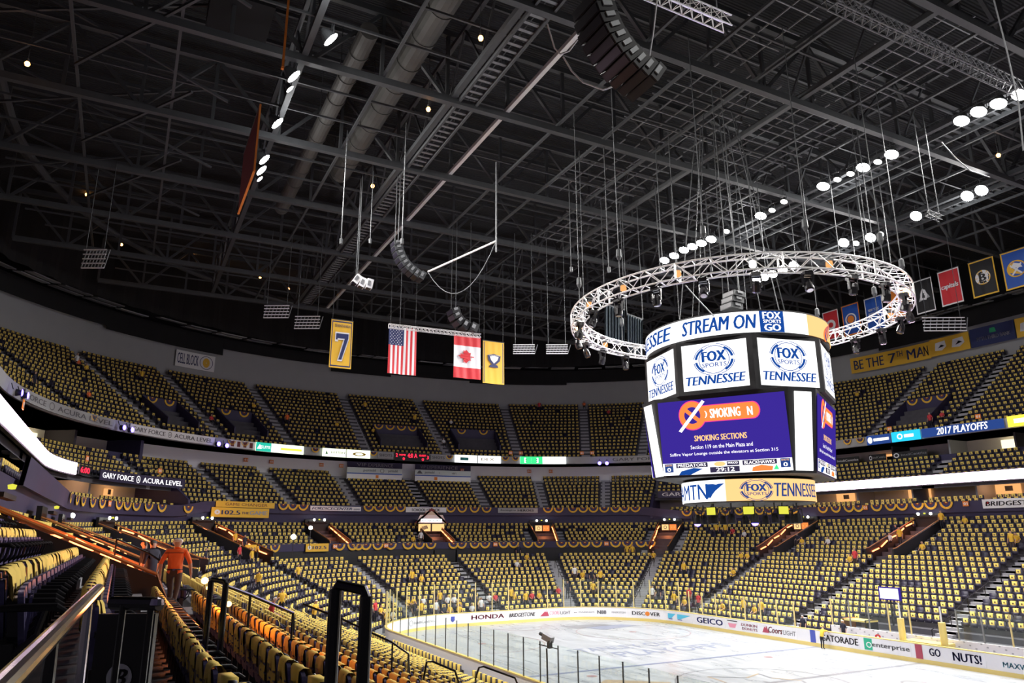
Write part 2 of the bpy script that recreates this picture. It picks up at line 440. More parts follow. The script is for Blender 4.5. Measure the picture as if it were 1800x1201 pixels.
wallstrip('ceiling_upper_slab', -20, 128, 25.5, cz(16.5), 39.9, cz(16.5), 'deck_wall', th=.1)
for nm, a, b in (('far', -20, 61.5), ('near', 108.5, 150)):
    wallstrip('wall_%s_balcony_parapet' % nm, a, b, 27.05, cz(14.0), 27.05, cz(15.0), 'navy_wall')
    wallstrip('wall_%s_suite_back' % nm, a, b, 31.0, cz(14.0), 31.0, cz(16.6), 'room_wall')
    wallstrip('floor_%s_suite' % nm, a, b, 27.1, cz(14.0), 31.0, cz(14.0), 'room_dark', th=.02)
    wallstrip('wall_%s_lower_suite_back' % nm, a, b, 27.0, cz(9.9), 27.0, cz(12.2), 'room_wall')
    wallstrip('floor_%s_lower_suite' % nm, a, b, 23.7, cz(10.3), 27.0, cz(10.3), 'room_dark', th=.02)
    wallstrip('ceiling_%s_lower_suite' % nm, a, b, 22.7, cz(12.0), 27.0, cz(12.0), 'deck_wall', th=.05)
# divider walls where the side decks meet the end deck
for u, n in ((61.5, 'far'), (108.5, 'near')):
    mb = MB(); a = P(u-.12, 0); 
    mb.band([u-.12, u+.12], [(21.0, 9.4), (31, 9.4), (31, 16.6), (27.0, 16.4), (27.0, 13.6), (22.7, 12.1), (21.0, 10.8)], 'navy_wall'); struct(mb.build('wall_%s_divider' % n))
# partitions between suites
k = 0
for u in list(np.arange(-14, 61, 6.2))+list(np.arange(113, 148, 5.2)):
    mb = MB(); mb.band([u-.09, u+.09], [(28.2, 14.0), (31, 14.0), (31, 16.5), (28.2, 16.5)], 'room_dark' if k % 2 else 'deck_wall')
    mb.band([u+2-.09, u+2+.09], [(24.4, 10.3), (27, 10.3), (27, 12.0), (24.4, 12.0)], 'deck_wall')
    struct(mb.build('wall_suite_partition')); k += 1
# black stepped valance over the top of the upper back wall, and curtain above
mb = MB(); vz = {}
edges = list(np.arange(-20, 128, 7.4))
for k, u in enumerate(edges[:-1]):
    z0 = 29.9+.35*((k % 2))+(.5 if k % 5 == 0 else 0)
    mb.band(us(u, edges[k+1], 1.3), [(39.3, z0), (39.4, 32.2), (39.5, 32.2), (39.4, z0)], 'black_cloth')
struct(mb.build('trim_valance'))
mb = MB()   # hung acoustic panels between the curtain and the wall
k = 0
for u in np.arange(-20, 126, 2.1):
    k += 1
    for d in (36.9, 38.2):
        if (k*7+int(d)) % 11 in (0, 5): continue
        mb.band([u, u+.9, u+1.8], [(d-.48, 31.6+.08*d-2.6), (d+.48, 31.75+.08*d-2.6), (d+.48, 31.85+.08*d-2.6), (d-.48, 31.7+.08*d-2.6)], 'steel_light' if k % 3 else 'deck_wall')
struct(mb.build('ceiling_panels'))
mb = MB(); U = us(40, 128, .33); vs = []; fs = []
for k, u in enumerate(U):
    d = 35.8+.22*math.sin(k*1.3)+.1*math.sin(k*.37)
    for z in (32.0+.15*math.sin(k*.11), 39.0): x, y, _, _ = P(u, d); vs.append((x, y, z))
for k in range(len(U)-1): fs.append((2*k, 2*k+2, 2*k+3, 2*k+1))
mb.add(vs, fs, 'black_cloth'); struct(mb.build('wall_curtain'))
# curved track under the roof at the left
mb = MB(); mb.tube([(*P(u, 27.5)[:2], 34.8) for u in us(84, 140, 2)], .28, 'steel', 8); mb.tube([(*P(u, 28.6)[:2], 35.6) for u in us(84, 140, 2)], .12, 'steel', 6)
for u in us(84, 140, 2.8): mb.tube([(*P(u, 27.5)[:2], 34.8), (*P(u, 28.6)[:2], 35.6)], .06, 'steel', 5)
struct(mb.build('trim_curved_track'))
# ================================================================ dasher boards and glass
mb = MB(); BU = us(-30, 206, .7)
mb.band(BU, [(0, .2), (0, 1.07), (.12, 1.07), (.12, 0), (.02, 0), (.02, .2)], 'board'); struct(mb.build('wall_dasher_boards'))
mb = MB(); mb.band(BU, [(-.025, 0), (-.025, .24), (.01, .24), (.01, 0)], 'kick'); struct(mb.build('baseboard_yellow_kick'))
mb = MB(); mb.band(BU, [(-.03, 1.07), (-.03, 1.12), (.16, 1.12), (.16, 1.07)], 'kick'); struct(mb.build('trim_board_cap'))
# glass panes with yellow posts; taller at the end
def gh(u): return 2.45 if 44 < u < 128 else 1.75
GAPS = [(29.6, 33.9), (0, 4)]
gi = 0; POSTU = []
u = -29.0
while u < 168:
    if not (14.0 < u < 30.2): POSTU.append(u)
    u += 1.62/dl(u, 0)
mb = MB()
for a in range(len(POSTU)-1):
    u0, u1 = POSTU[a], POSTU[a+1]
    if u1-u0 > 6: continue
    h = gh(u0)
    for k in range(3):
        v0, v1 = u0+(u1-u0)*k/3, u0+(u1-u0)*(k+1)/3
        p, q = P(v0, .06), P(v1, .06); mb.add([(p[0], p[1], 1.12), (q[0], q[1], 1.12), (q[0], q[1], 1.12+h), (p[0], p[1], 1.12+h)], [(0, 1, 2, 3)], 'rink_glass')
g = struct(mb.build('window_rink_glass'))
for k, u in enumerate(POSTU):
    p = P(u, .08); h = gh(u); near = u > 128
    mb = MB(); w = .045 if near else .07
    mb.box((p[0], p[1], 1.1+h/2), (w, w, h), 'steel' if near else 'yellow_post'); struct(mb.build('trim_glass_post'))
# ================================================================ seats
AISLE = [-14, 0, 11, 23, 34, 46.8, 59.7, 72.3, 84.5, 96, 107, 118, 130, 142.5, 157.6, 175.8]
VOM = [11, 34, 46.8, 59.7, 72.3, 84.5, 96, 107, 118, 130, 142.5, 157.6]
D2A = [60.5, 66, 71.8, 77.4, 84.3, 92.0, 97.8, 103.1, 108.3]
UPA = [-12, 4, 16, 25, 34, 43.2, 53, 62.7, 67.6, 73.6, 80.1, 90.1, 96.4, 102.1, 107.4, 114.4, 121]
ADA = [(36.5, 41.8), (75.0, 79.0), (98.0, 101), (103.6, 106.4), (82, 88.5)]   # wheelchair platforms cut into the upper deck
seats = []      # x, y, z, nx, ny, tier, row, u, index
def fill(tier, row, d, zf, ua, ub, excl):
    """seats along one row, leaving out the excluded stretches (u, half width in metres)"""
    cuts = sorted([(u-h/dl(u, d), u+h/dl(u, d)) for u, h in excl]+[(-1e3, ua), (ub, 1e3)])
    cur = None
    for a, b in cuts:
        if cur is not None and a > cur+.3:
            U = us(cur, a, .5); L = [0]
            for i in range(len(U)-1): L.append(L[-1]+(U[i+1]-U[i])*dl((U[i]+U[i+1])/2, d))
            n = int(L[-1]/.55)
            if n > 0:
                g = L[-1]/n
                for j in range(n):
                    u = float(np.interp(g*(j+.5), L, U)); x, y, nx, ny = P(u, d)
                    seats.append((x, y, zf(row, u), nx, ny, tier, row, u, j))
        cur = b if cur is None else max(cur, b)
for i in range(23):
    def okw(u): return not (walk(u) and i in (14, 15))
    ex = [(u, .68) for u in AISLE] if i <= 13 else []
    if i > 13: ex += [(u, 2.35 if i < 21 else 1.0) for u in VOM]+[(u, .68) for u in AISLE if u not in VOM]
    if i in (14, 15): ex.append(((WALK[0]+WALK[1])/2, (WALK[1]-WALK[0])*1.0))
    if i < 3: ex += [(21.8, 7.4)]
    if i in (14, 15):
        for a, b in ((-20, WALK[0]), (WALK[1], 183)): fill('L', i, d_low(i), z_low, a, b, [e for e in ex if e[1] < 10])
    else: fill('L', i, d_low(i), z_low, -20, 183, ex)
for i in range(10): fill('M', i, 21.3+.8*i, lambda i, u: 10.2+.46*i, 61.7, 108.3, [(u, .75) for u in D2A]+([(88.3, 4.3), (80.9, 3.9)] if i >= 8 else []))
for i in range(5):
    for a, b in ((-18, 61.2), (108.8, 149)): fill('S', i, 23.0+.8*i, lambda i, u: 12.1+.5*i, a, b, [(u, .8) for u in (11, 23, 35, 47.5, 55, 110.8, 121, 133)])
for i in range(2):
    for a, b in ((-18, 61.2), (108.8, 149)): fill('S', 10+i, 21.5+.8*i, lambda i, u: 9.6+.3*(i-10), a, b, [(u, .5) for u in np.arange(-14, 148, 6.2)])
for i in range(17):
    ex = [(u, .72) for u in UPA]
    if 2 <= i <= 6: ex += [((a+b)/2, (b-a)/2*dl(a, d_up(i))) for a, b in ADA]
    fill('U', i, 26.0+.8*i, z_up, -18, 126, ex)
fill('L', 0, .75, lambda i, u: .18, 108, 166, [(u, .68) for u in AISLE])
print('seats', len(seats))
seats = [s for s in seats if not (s[5] == 'L' and ((s[6] == 17 and s[7] > 174.6) or (s[6] == 18 and s[7] > 172.6) or (s[6] > 18 and s[7] > 172.8) or (14 <= s[6] < 17 and s[7] > 178)))]
# keep the standing place around the camera clear
seats = [s for s in seats if math.hypot(s[0]-CX, s[1]-CY) > (2.9 if s[6] < 18 or s[5] != 'L' else (3.3 if s[6] < 19 else 5.7))]
sa = np.array([[s[0]+s[3]*.5, s[1]+s[4]*.5, s[2]+.6] for s in seats]); rel = sa-CP; w = rel@CF
pxx = 900+FPX*(rel@CR)/w; pyy = 600.5-FPX*(rel@CU)/w; dist = np.linalg.norm(rel, axis=1)
inview = (w > .5) & (pxx > -25) & (pxx < 1830) & (pyy > 0) & (pyy < 1245)
order = np.argsort(np.where(inview, dist, 1e9))[:300]; NEAR = set(int(k) for k in order)
def boxq(t0, t1, n0, n1, z0, z1, bottom=False):
    v = [(t, n, z) for t in (t0, t1) for n in (n0, n1) for z in (z0, z1)]
    f = [(0, 1, 5, 4), (2, 6, 7, 3), (0, 2, 3, 1), (4, 5, 7, 6), (1, 3, 7, 5)]
    if bottom: f.append((0, 4, 6, 2))
    return v, f
def scatter(name, idx, parts, label, cat, group):
    """parts: list of (template verts, faces, material); one mesh holding a copy per seat"""
    tv = []; tf = []; tm = []; mats = []
    for v, f, m in parts:
        if m not in mats: mats.append(m)
        o = len(tv); tv += v; tf += [tuple(i+o for i in q) for q in f]; tm += [mats.index(m)]*len(f)
    tv = np.array(tv, float); N = len(idx); nv = len(tv)
    base = np.array([seats[i][:5] for i in idx]); T = np.stack([-base[:, 4], base[:, 3]], 1)  # along the row
    R2 = np.random.RandomState(5); jx = R2.uniform(-.03, .03, N); sc = R2.uniform(.88, 1.08, N); jz = R2.uniform(-.03, .015, N)
    if cat != 'shirt': jx[:] = 0; sc[:] = 1; jz[:] = 0
    V = np.empty((N, nv, 3)); tt = tv[None, :, 0]*sc[:, None]+jx[:, None]
    V[:, :, 0] = base[:, None, 0]+T[:, None, 0]*tt+base[:, None, 3]*tv[None, :, 1]
    V[:, :, 1] = base[:, None, 1]+T[:, None, 1]*tt+base[:, None, 4]*tv[None, :, 1]
    V[:, :, 2] = base[:, None, 2]+tv[None, :, 2]+jz[:, None]*(tv[None, :, 2] < .8)
    F = np.array(tf); nf = len(F); FF = (F[None]+(np.arange(N)*nv)[:, None, None]).reshape(-1)
    me = bpy.data.meshes.new(name); me.vertices.add(N*nv); me.vertices.foreach_set('co', V.reshape(-1)); me.loops.add(N*nf*4); me.loops.foreach_set('vertex_index', FF)
    me.polygons.add(N*nf); me.polygons.foreach_set('loop_start', np.arange(N*nf)*4); me.polygons.foreach_set('loop_total', np.full(N*nf, 4))
    for m in mats: me.materials.append(MATS[m])
    me.polygons.foreach_set('material_index', np.tile(tm, N)); me.update(calc_edges=True); me.validate()
    o = bpy.data.objects.new(name, me); COL.objects.link(o); tag(o, label, cat, group, 'stuff'); return o
rs = random.Random(3)
far = [i for i in range(len(seats)) if i not in NEAR]
bare = set(i for i in far if rs.random() < .035 and seats[i][5] == 'L' or rs.random() < .015)
sb, sp, sh = boxq(-.235, .235, .57, .63, .40, .86), boxq(-.22, .22, .42, .50, .36, .62, True), boxq(-.152, .152, .545, .655, .52, .875)
mk = ([(-.05, .54, .67), (.05, .54, .67), (.05, .54, .77), (-.05, .54, .77)], [(0, 1, 2, 3)])
# ================================================================ roof
mb = MB(); mb.box((-12, 0, 38.7), (150, 120, .4), 'roof_deck'); struct(mb.build('ceiling_roof_deck'))
TX = [22.4, 13.2, 4.0, -5.4, -14.6, -23.8, -33.0, -42.2, -51.4]
def ext(x):   # how far a truss reaches in y at this x
    return 45.0 if x > -30 else max(10.0, math.sqrt(max(0, 44.0**2-(x+22)**2))+3)
for x in TX:
    mb = MB(); Y = ext(x); ys = np.arange(-Y, Y+.1, 4.1)
    mb.bar((x, -Y, ZT), (x, Y, ZT), .38, .42, 'steel'); mb.bar((x, -Y, 37.6), (x, Y, 37.6), .34, .4, 'steel')
    for k, y in enumerate(ys):
        mb.bar((x, y, ZT), (x, y, 37.6), .2, .2, 'steel')
        if k+1 < len(ys):
            y2 = ys[k+1]; mb.bar((x, y if k % 2 else y2, ZT), (x, y2 if k % 2 else y, 37.6), .2, .2, 'steel')
    struct(mb.build('beam_roof_truss'))
LY = [-36, -31, -24.8, -20.3, -15.9, -12.3, -8.6, -5.0, -.8, 3.0, 6.6, 10.0, 13.7, 17.5, 21.0, 24.7, 29.0, 33.5]
for y in LY:
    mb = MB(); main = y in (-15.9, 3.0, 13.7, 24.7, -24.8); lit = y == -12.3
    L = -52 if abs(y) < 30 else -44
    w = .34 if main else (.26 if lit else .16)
    mb.bar((L, y, ZT+.32), (40, y, ZT+.32), w, w, 'alu' if lit else 'steel')  # the lit purlin's brightness is put into its paler metal colour
    if main:
        mb.bar((L, y, 36.9), (40, y, 36.9), .25, .3, 'steel')
        for k, x in enumerate(np.arange(L, 40, 4.6)):
            mb.bar((x, y, ZT+.3), (x+2.3, y, 36.9), .12, .12, 'steel'); mb.bar((x+2.3, y, 36.9), (x+4.6, y, ZT+.3), .12, .12, 'steel')
    struct(mb.build('beam_roof_purlin'))
# cross purlins parallel to the trusses, and the fine rigging grid over the middle of the rink
for x0, x1 in zip(TX[1:], TX[:-1]):
    for f in (1/3, 2/3):
        x = x0+(x1-x0)*f; mb = MB(); Y = ext(x)-4
        mb.bar((x, -Y, ZT+.55), (x, Y, ZT+.55), .11, .13, 'steel'); mb.bar((x, -Y, 37.9), (x, Y, 37.9), .15, .25, 'steel'); struct(mb.build('beam_cross_purlin'))
mb = MB()
for x0, x1, y0, y1 in ((-14.4, -5.6, -4.6, 2.8), (-5.2, 3.8, -4.8, 2.6), (-5.2, 3.8, 3.2, 9.8), (4.2, 13, 3.2, 9.8), (4.2, 13, -4.8, -1), (-23.6, -14.8, -.6, 6.4), (-14.4, -5.6, 6.8, 13.4)):
    for x in np.arange(x0+.6, x1, 1.45): mb.bar((x, y0, ZT+.9), (x, y1, ZT+.9), .07, .09, 'steel_light')
    for y in np.arange(y0+.4, y1, 1.25): mb.bar((x0, y, ZT+.98), (x1, y, ZT+.98), .06, .08, 'steel_light')
struct(mb.build('beam_rigging_grid'))
# catwalks
def catwalk(name, y, w, m, side, x0=-50, x1=38, panel=False):
    mb = MB(); z = ZT+.1
    mb.bar((x0, y-w/2, z), (x1, y-w/2, z), .14, .3, 'steel'); mb.bar((x0, y+w/2, z), (x1, y+w/2, z), .14, .3, 'steel')
    for x in np.arange(x0, x1, .62): mb.bar((x, y-w/2, z+.05), (x, y+w/2, z+.05), .2, .05, m)
    for s in (-1, 1):
        mb.bar((x0, y+s*w/2, z+1.1), (x1, y+s*w/2, z+1.1), .05, .05, 'steel')
        for x in np.arange(x0, x1, 2.3): mb.bar((x, y+s*w/2, z), (x, y+s*w/2, z+1.1), .05, .05, 'steel')
    if panel:
        for x in np.arange(x0, x1, 1.5): mb.box((x, y+w/2+.1, z+.35), (1.35, .05, .85), 'steel_light')
    struct(mb.build(name))
catwalk('floor_catwalk', -15.0, 1.1, 'steel_light', 1)
catwalk('floor_catwalk', 15.0, 1.2, 'steel', 1, -26, 30, True)
catwalk('floor_catwalk', 26.0, 1.2, 'steel', 1, -26, 30, True)
# ducts: round pipes laid parallel to the long side, with flanges
def duct(y, z, x0, x1, r, label):
    t = empty('ventilation_duct', (x0, y, z), 0, label, 'duct', 'round ducts under the roof')
    mb = MB(); mb.tube([(0, 0, 0), (x1-x0, 0, 0)], r, 'duct', 16); mb.build('pipe', t)
    mb = MB()
    for x in np.arange(.4, x1-x0, 2.6): mb.tube([(x, 0, 0), (x+.12, 0, 0)], r+.06, 'duct', 16)
    mb.tube([(.4, 0, r+.05), (x1-x0-.2, 0, r+.05)], .03, 'duct', 5); mb.build('flanges', t)
    mb = MB()
    for x in np.arange(1, x1-x0, 5.2): mb.tube([(x, r, 0), (x, r, 38.4-z)], .03, 'steel', 5); mb.tube([(x, -r, 0), (x, -r, 38.4-z)], .03, 'steel', 5)
    mb.build('hangers', t)
duct(-18.6, 35.3, -22, 8, .75, 'long round grey duct beside the catwalk, thickest pipe under the roof')
duct(-21.6, 35.0, -30, -4, .55, 'round grey duct behind the near floodlight row, its broken run ending midway')
duct(-22.8, 34.9, 0, 14, .6, 'short round grey duct near the top of the near floodlight row')
for k, (x0, x1) in enumerate(((8, 13), (1, 4.5), (-9, -4.6))):
    mb = MB(); mb.box(((x0+x1)/2, -28.2, 36.0), (x1-x0, 3.2, 1.9), 'black_cloth')
    for s in (-1, 1): mb.tube([((x0+x1)/2+s*1.5, -28.2, 36.9), ((x0+x1)/2+s*1.5, -28.2, 38.45)], .05, 'steel', 5)
    tag(mb.build('air_handler'), 'dark boxy air unit between the ducts, %s from the top of the picture' % ORD[k], 'air unit', 'dark air units')
# thin struts at the upper left: ring of braces over the near stands
mb = MB()
for x in np.arange(-30, 30, 9.2):
    for a, b in (((x, -45, 33), (x+4, -28, 37)), ((x, -28, 33), (x+4, -45, 37)), ((x, -36, 33), (x+9, -30, 33.2))): mb.bar(a, b, .14, .14, 'steel')
struct(mb.build('beam_bracing'))
# small warm work lamps
for k, (px, py) in enumerate([(845, 67), (753, 192), (655, 327), (338, 465), (457, 488), (398, 475), (507, 508), (152, 342), (213, 430), (1755, 273), (48, 112)]):
    p = at_z(px, py, 32.6) if py < 330 or px > 1000 else None
    if p is None: u, z = hit_off(px, py, 30); x, y, _, _ = P(u, 30); p = np.array([x, y, z])
    t = empty('work_lamp', tuple(p), 0, 'small glowing %s bulb under the roof, %s in the string counted from the catwalk' % ('amber' if k != 10 else 'white', ORD[k]), 'lamp', 'small work lamps')
    mb = MB(); mb.lathe([(0, -.16), (.1, -.12), (.14, 0), (.1, .1), (.04, .14), (0, .14)], (0, 0, 0), 'e_warm', 10); mb.build('bulb', t)
    mb = MB(); mb.tube([(0, 0, .12), (0, 0, .3)], .06, 'steel', 8); mb.tube([(0, 0, .3), (0, 0, max(.5, 38.4-p[2]))], .02, 'steel', 5); mb.build('socket', t)
# ================================================================ centre-hung scoreboard
SA = math.radians(-58)
sb_ = empty('scoreboard', (0, 0, 8.6), 0, 'centre-hung video scoreboard with curved ring screens above and below its panels', 'scoreboard')
BZ = 8.6
def face(a, ap, z0, z1, ap1=None):
    """plane map of one face: x to the viewer's right from its centre line, y from 0 at the bottom to 1 at the top"""
    ap1 = ap if ap1 is None else ap1; n = np.array([math.cos(a), math.sin(a), 0]); r = np.array([-math.sin(a), math.cos(a), 0])
    return lambda lift: (lambda x, y: tuple(n*(ap+(ap1-ap)*y+lift)+r*x+np.array([0, 0, z0+(z1-z0)*y-BZ])))
def cyl(R, z0, z1):
    return lambda lift: (lambda deg, y: ((R+lift)*math.cos(math.radians(deg-45)), (R+lift)*math.sin(math.radians(deg-45)), z0+(z1-z0)*y-BZ))
def fox(mb, F, cx, cy, rx, ry, ink, sc=1.0, back='e_white'):
    f1 = F(.03); f2 = F(.045)
    for a0, a1 in ((100, 172), (188, 262), (278, 352), (8, 82)): put_ring(mb, f1, cx, cy, rx, ry, .04, ink, a0, a1, 14)
    for a0, a1 in ((125, 174), (186, 235), (-54, -6), (6, 55)): put_ring(mb, f1, cx, cy, rx*.93, ry*.93, .13, ink, a0, a1, 12)
    put_ring(mb, f1, cx, cy, rx*.74, ry*.9, .05, ink, 0, 360, 32)
    put_text(mb, 'FOX', f2, cx-rx*.55, cx+rx*.55, cy-ry*.12, cy+ry*.55, ink, 0, .075)
    put_text(mb, 'SPORTS', f2, cx-rx*.58, cx+rx*.58, cy-ry*.48, cy-ry*.2, ink, 0, .02)
# body frames
b = MB(); n = 8
def octa(ap0, z0, ap1, z1, m, cap=True, hw=None, ch=None):
    vs = []
    for z, ap in ((z0, ap0), (z1, ap1)):
        for k in range(8):
            a = SA+math.radians(22.5+45*k) if hw is None else None
            if hw is None: r = ap/math.cos(math.radians(22.5)); vs.append((r*math.cos(a), r*math.sin(a), z-BZ))
            else:
                q, s = divmod(k, 2); an = SA+math.radians(90*q); nn = np.array([math.cos(an), math.sin(an)]); rr = np.array([-math.sin(an), math.cos(an)])
                w = hw*(ap/ap1 if ap < ap1 else 1); p = nn*ap+rr*(w if s == 0 else 0)
                if s == 1: an2 = SA+math.radians(90*(q+1)); n2 = np.array([math.cos(an2), math.sin(an2)]); r2 = np.array([-math.sin(an2), math.cos(an2)]); p = n2*ap-r2*w
                vs.append((p[0], p[1], z-BZ))
    fs = [(k, (k+1) % 8, 8+(k+1) % 8, 8+k) for k in range(8)]
    if cap: fs += [tuple(range(8))[::-1], tuple(range(8, 16))]
    b.add(vs, fs, m)
octa(4.86, 14.72, 4.86, 17.62, 'black')
octa(4.2, 10.5, 4.62, 14.72, 'black', True, 3.5)
b.lathe([(0, 17.62-BZ), (5.1, 17.62-BZ), (5.12, 18.95-BZ), (4.7, 19.0-BZ), (0, 19.0-BZ)], (0, 0, 0), 'black', 48)
b.lathe([(0, 10.5-BZ), (3.5, 10.4-BZ), (3.5, 9.2-BZ), (3.3, 9.15-BZ), (0, 9.3-BZ)], (0, 0, 0), 'black', 48)
b.build('housing', sb_)
# top ring screen
C = cyl(5.14, 17.72, 18.86); mb = MB()
put_rect(mb, C(0), -180, 47, 0, 1, 'e_white', 60); put_rect(mb, C(0), 47, 180, 0, 1, 'e_tan', 36)
put_text(mb, 'TENNESSEE', C(.03), -108, -40, .18, .86, 'e_blue', .2, .045); put_text(mb, 'STREAM ON', C(.03), -31, 13, .18, .86, 'e_blue', .2, .045)
put_rect(mb, C(.02), 15, 29.5, 0, 1, 'e_blue', 6)
put_text(mb, 'FOX', C(.04), 17, 27.5, .62, .95, 'e_letter', 0, .05); put_text(mb, 'SPORTS', C(.04), 17, 27.5, .42, .58, 'e_letter', 0, .03); put_text(mb, 'GO', C(.04), 17.5, 27, .05, .38, 'e_letter', 0, .05)
for k in range(7): put_ring(mb, C(.03), 84-k*.3, .15+.07*k, 21-2.4*k, .75-.04*k, .12, 'e_navy' if k % 2 else 'e_orange', 95, 200, 12)
mb.build('ring_screen', sb_)
# upper eight panels
for k in range(8):
    F = face(SA+math.radians(45*k), 4.88, 14.85, 17.5); mb = MB()
    put_rect(mb, F(0), -1.72, 1.72, .03, .97, 'e_white')
    fox(mb, F, 0, .62, 1.1, .32, 'e_blue'); put_text(mb, 'TENNESSEE', F(.03), -1.55, 1.55, .13, .31, 'e_blue', .2, .045)
    mb.build('upper_screen', sb_)
# four large screens
def scorebar(mb, F, W):
    f1, f2, f3 = F(.02), F(.03), F(.04)
    put_rect(mb, f1, -W, W, .0, .155, 'e_white')
    put_rect(mb, f2, -W*.78, -W*.27, .09, .15, 'e_dark'); put_text(mb, 'PREDATORS', f3, -W*.75, -W*.3, .1, .14, 'e_letter', 0, .02)
    put_rect(mb, f2, W*.27, W*.78, .09, .15, 'e_dark'); put_text(mb, 'BLACKHAWKS', f3, W*.3, W*.75, .1, .14, 'e_letter', 0, .02)
    put_rect(mb, f2, -W*.24, W*.22, .015, .085, 'e_dark'); put_text(mb, '29:12', f3, -W*.14, W*.14, .025, .075, 'e_letter', 0, .03)
    put_rect(mb, f2, W*.03, W*.22, .095, .15, 'e_dark'); put_text(mb, 'PERIOD', f3, W*.05, W*.2, .115, .14, 'e_letter', 0, .02)
    put_disc(mb, f2, -W*.08, .12, W*.09, .03, 'e_tan'); 
    for s in (-1, 1):
        put_rect(mb, f2, s*W*.9-W*.07, s*W*.9+W*.07, .04, .15, 'e_navy'); put_text(mb, '0', f3, s*W*.9-W*.03, s*W*.9+W*.03, .05, .1, 'e_letter', 0, .02); put_text(mb, 'SHOTS', f3, s*W*.9-W*.055, s*W*.9+W*.055, .12, .14, 'e_tan')
    put_poly(mb, [(-W*.75, .0), (-W*.55, .0), (-W*.35, .07), (-W*.5, .085), (-W*.7, .05)], f2, 'e_blue')
    put_poly(mb, [(W*.4, .01), (W*.7, .01), (W*.72, .06), (W*.55, .085), (W*.42, .06)], f2, 'e_orange'); put_poly(mb, [(W*.72, .02), (W*.8, .02), (W*.77, .085)], f2, 'e_green')
for k in range(4):
    F = face(SA+math.radians(90*k), 4.26, 10.62, 14.62, 4.66); mb = MB(); W = 3.3
    put_rect(mb, F(0), -W, W, 0, .97, 'e_screen')
    f1, f2, f3, f4 = F(.015), F(.025), F(.035), F(.045)
    cap = lambda x0, x1, y0, y1: [(x0, y0), (x1-.35, y0)]+[(x1-.35+.35*math.sin(t), (y0+y1)/2-(y1-y0)/2*math.cos(t)) for t in np.linspace(.2, math.pi-.2, 9)]+[(x1-.35, y1), (x0, y1)]
    put_poly(mb, cap(-1.35, 2.05, .665, .885), f1, 'e_pink'); put_poly(mb, cap(-1.35, 2.0, .675, .875), f2, 'e_orange')
    put_disc(mb, f1, -1.45, .765, .74, .195, 'e_pink'); put_disc(mb, f2, -1.45, .765, .70, .182, 'e_orange'); put_disc(mb, f3, -1.45, .765, .43, .11, 'e_screen')
    put_poly(mb, [(-1.85, .82), (-1.72, .86), (-1.05, .71), (-1.18, .67)], f4, 'e_orange')
    put_poly(mb, [(-2.25, .57), (-2.1, .55), (-.72, .93), (-.86, .955)], F(.055), 'e_letter')
    put_text(mb, ')', f4, -.78, -.66, .72, .81, 'e_letter'); put_text(mb, 'SMOKING', f4, -.5, 1.05, .71, .83, 'e_letter', 0, .05); put_text(mb, 'N', f4, 1.42, 1.66, .71, .82, 'e_letter', 0, .05)
    put_text(mb, 'SMOKING SECTIONS', f3, -1.45, 1.25, .425, .50, 'e_tan', 0, .04)
    put_text(mb, 'Section 119 on the Main Plaza and', f3, -1.7, 1.5, .325, .375, 'e_letter', 0, .01)
    put_text(mb, 'Saffire Vapor Lounge outside the elevators at Section 315', f3, -2.85, 2.7, .235, .285, 'e_letter', 0, .01)
    scorebar(mb, F, W); mb.build('main_screen', sb_)
    mb = MB()
    put_rect(mb, face(SA+math.radians(45+90*k), 5.27, 10.62, 14.62, 5.79)(0), -.5, .5, .0, .97, 'e_white'); mb.build('corner_screen', sb_)
# bottom ring
C = cyl(3.56, 9.25, 10.36); mb = MB()
put_rect(mb, C(0), -180, -17.5, 0, 1, 'e_white', 40); put_rect(mb, C(0), -17.5, 180, 0, 1, 'e_tan', 48)
put_text(mb, 'TEAMTN', C(.03), -98, -34, .12, .84, 'e_blue', 0, .02)
put_poly(mb, [(-36, .18), (-31, .18), (-29, .34), (-26, .5), (-18, .82), (-34, .82)], C(.03), 'e_blue')
fox(mb, C, 7.5, .48, 13.5, .5, 'e_navy'); put_text(mb, 'TENNESSEE', C(.03), 22, 74, .18, .8, 'e_navy', .15, .03)
mb.build('lower_ring_screen', sb_)
mb = MB()   # hand rail cable with festoon across the big screens
R4 = [(5.3*math.cos(SA+math.radians(a)), 5.3*math.sin(SA+math.radians(a)), 12.9-BZ) for a in (-52, -38, 38, 52, 128, 142, 218, 232)]
mb.tube(R4, .035, 'black', 6, closed=True)
for i in range(8):
    a, c2 = np.array(R4[i]), np.array(R4[(i+1) % 8]); L = np.linalg.norm(c2-a); m_ = max(1, int(L/1.4))
    for j in range(m_): mb.tube([a+(c2-a)*(j+t)/m_-np.array([0, 0, .22*4*t*(1-t)]) for t in np.linspace(0, 1, 7)], .012, 'black', 4)
mb.build('safety_rail', sb_)
mb = MB()
for k in range(8):
    a = SA+math.radians(22.5+45*k); mb.tube([(3.2*math.cos(a), 3.2*math.sin(a), 19-BZ), (1.2*math.cos(a), 1.2*math.sin(a), ZT+.3-BZ)], .03, 'steel', 5)
mb.build('hoist_cables', sb_)
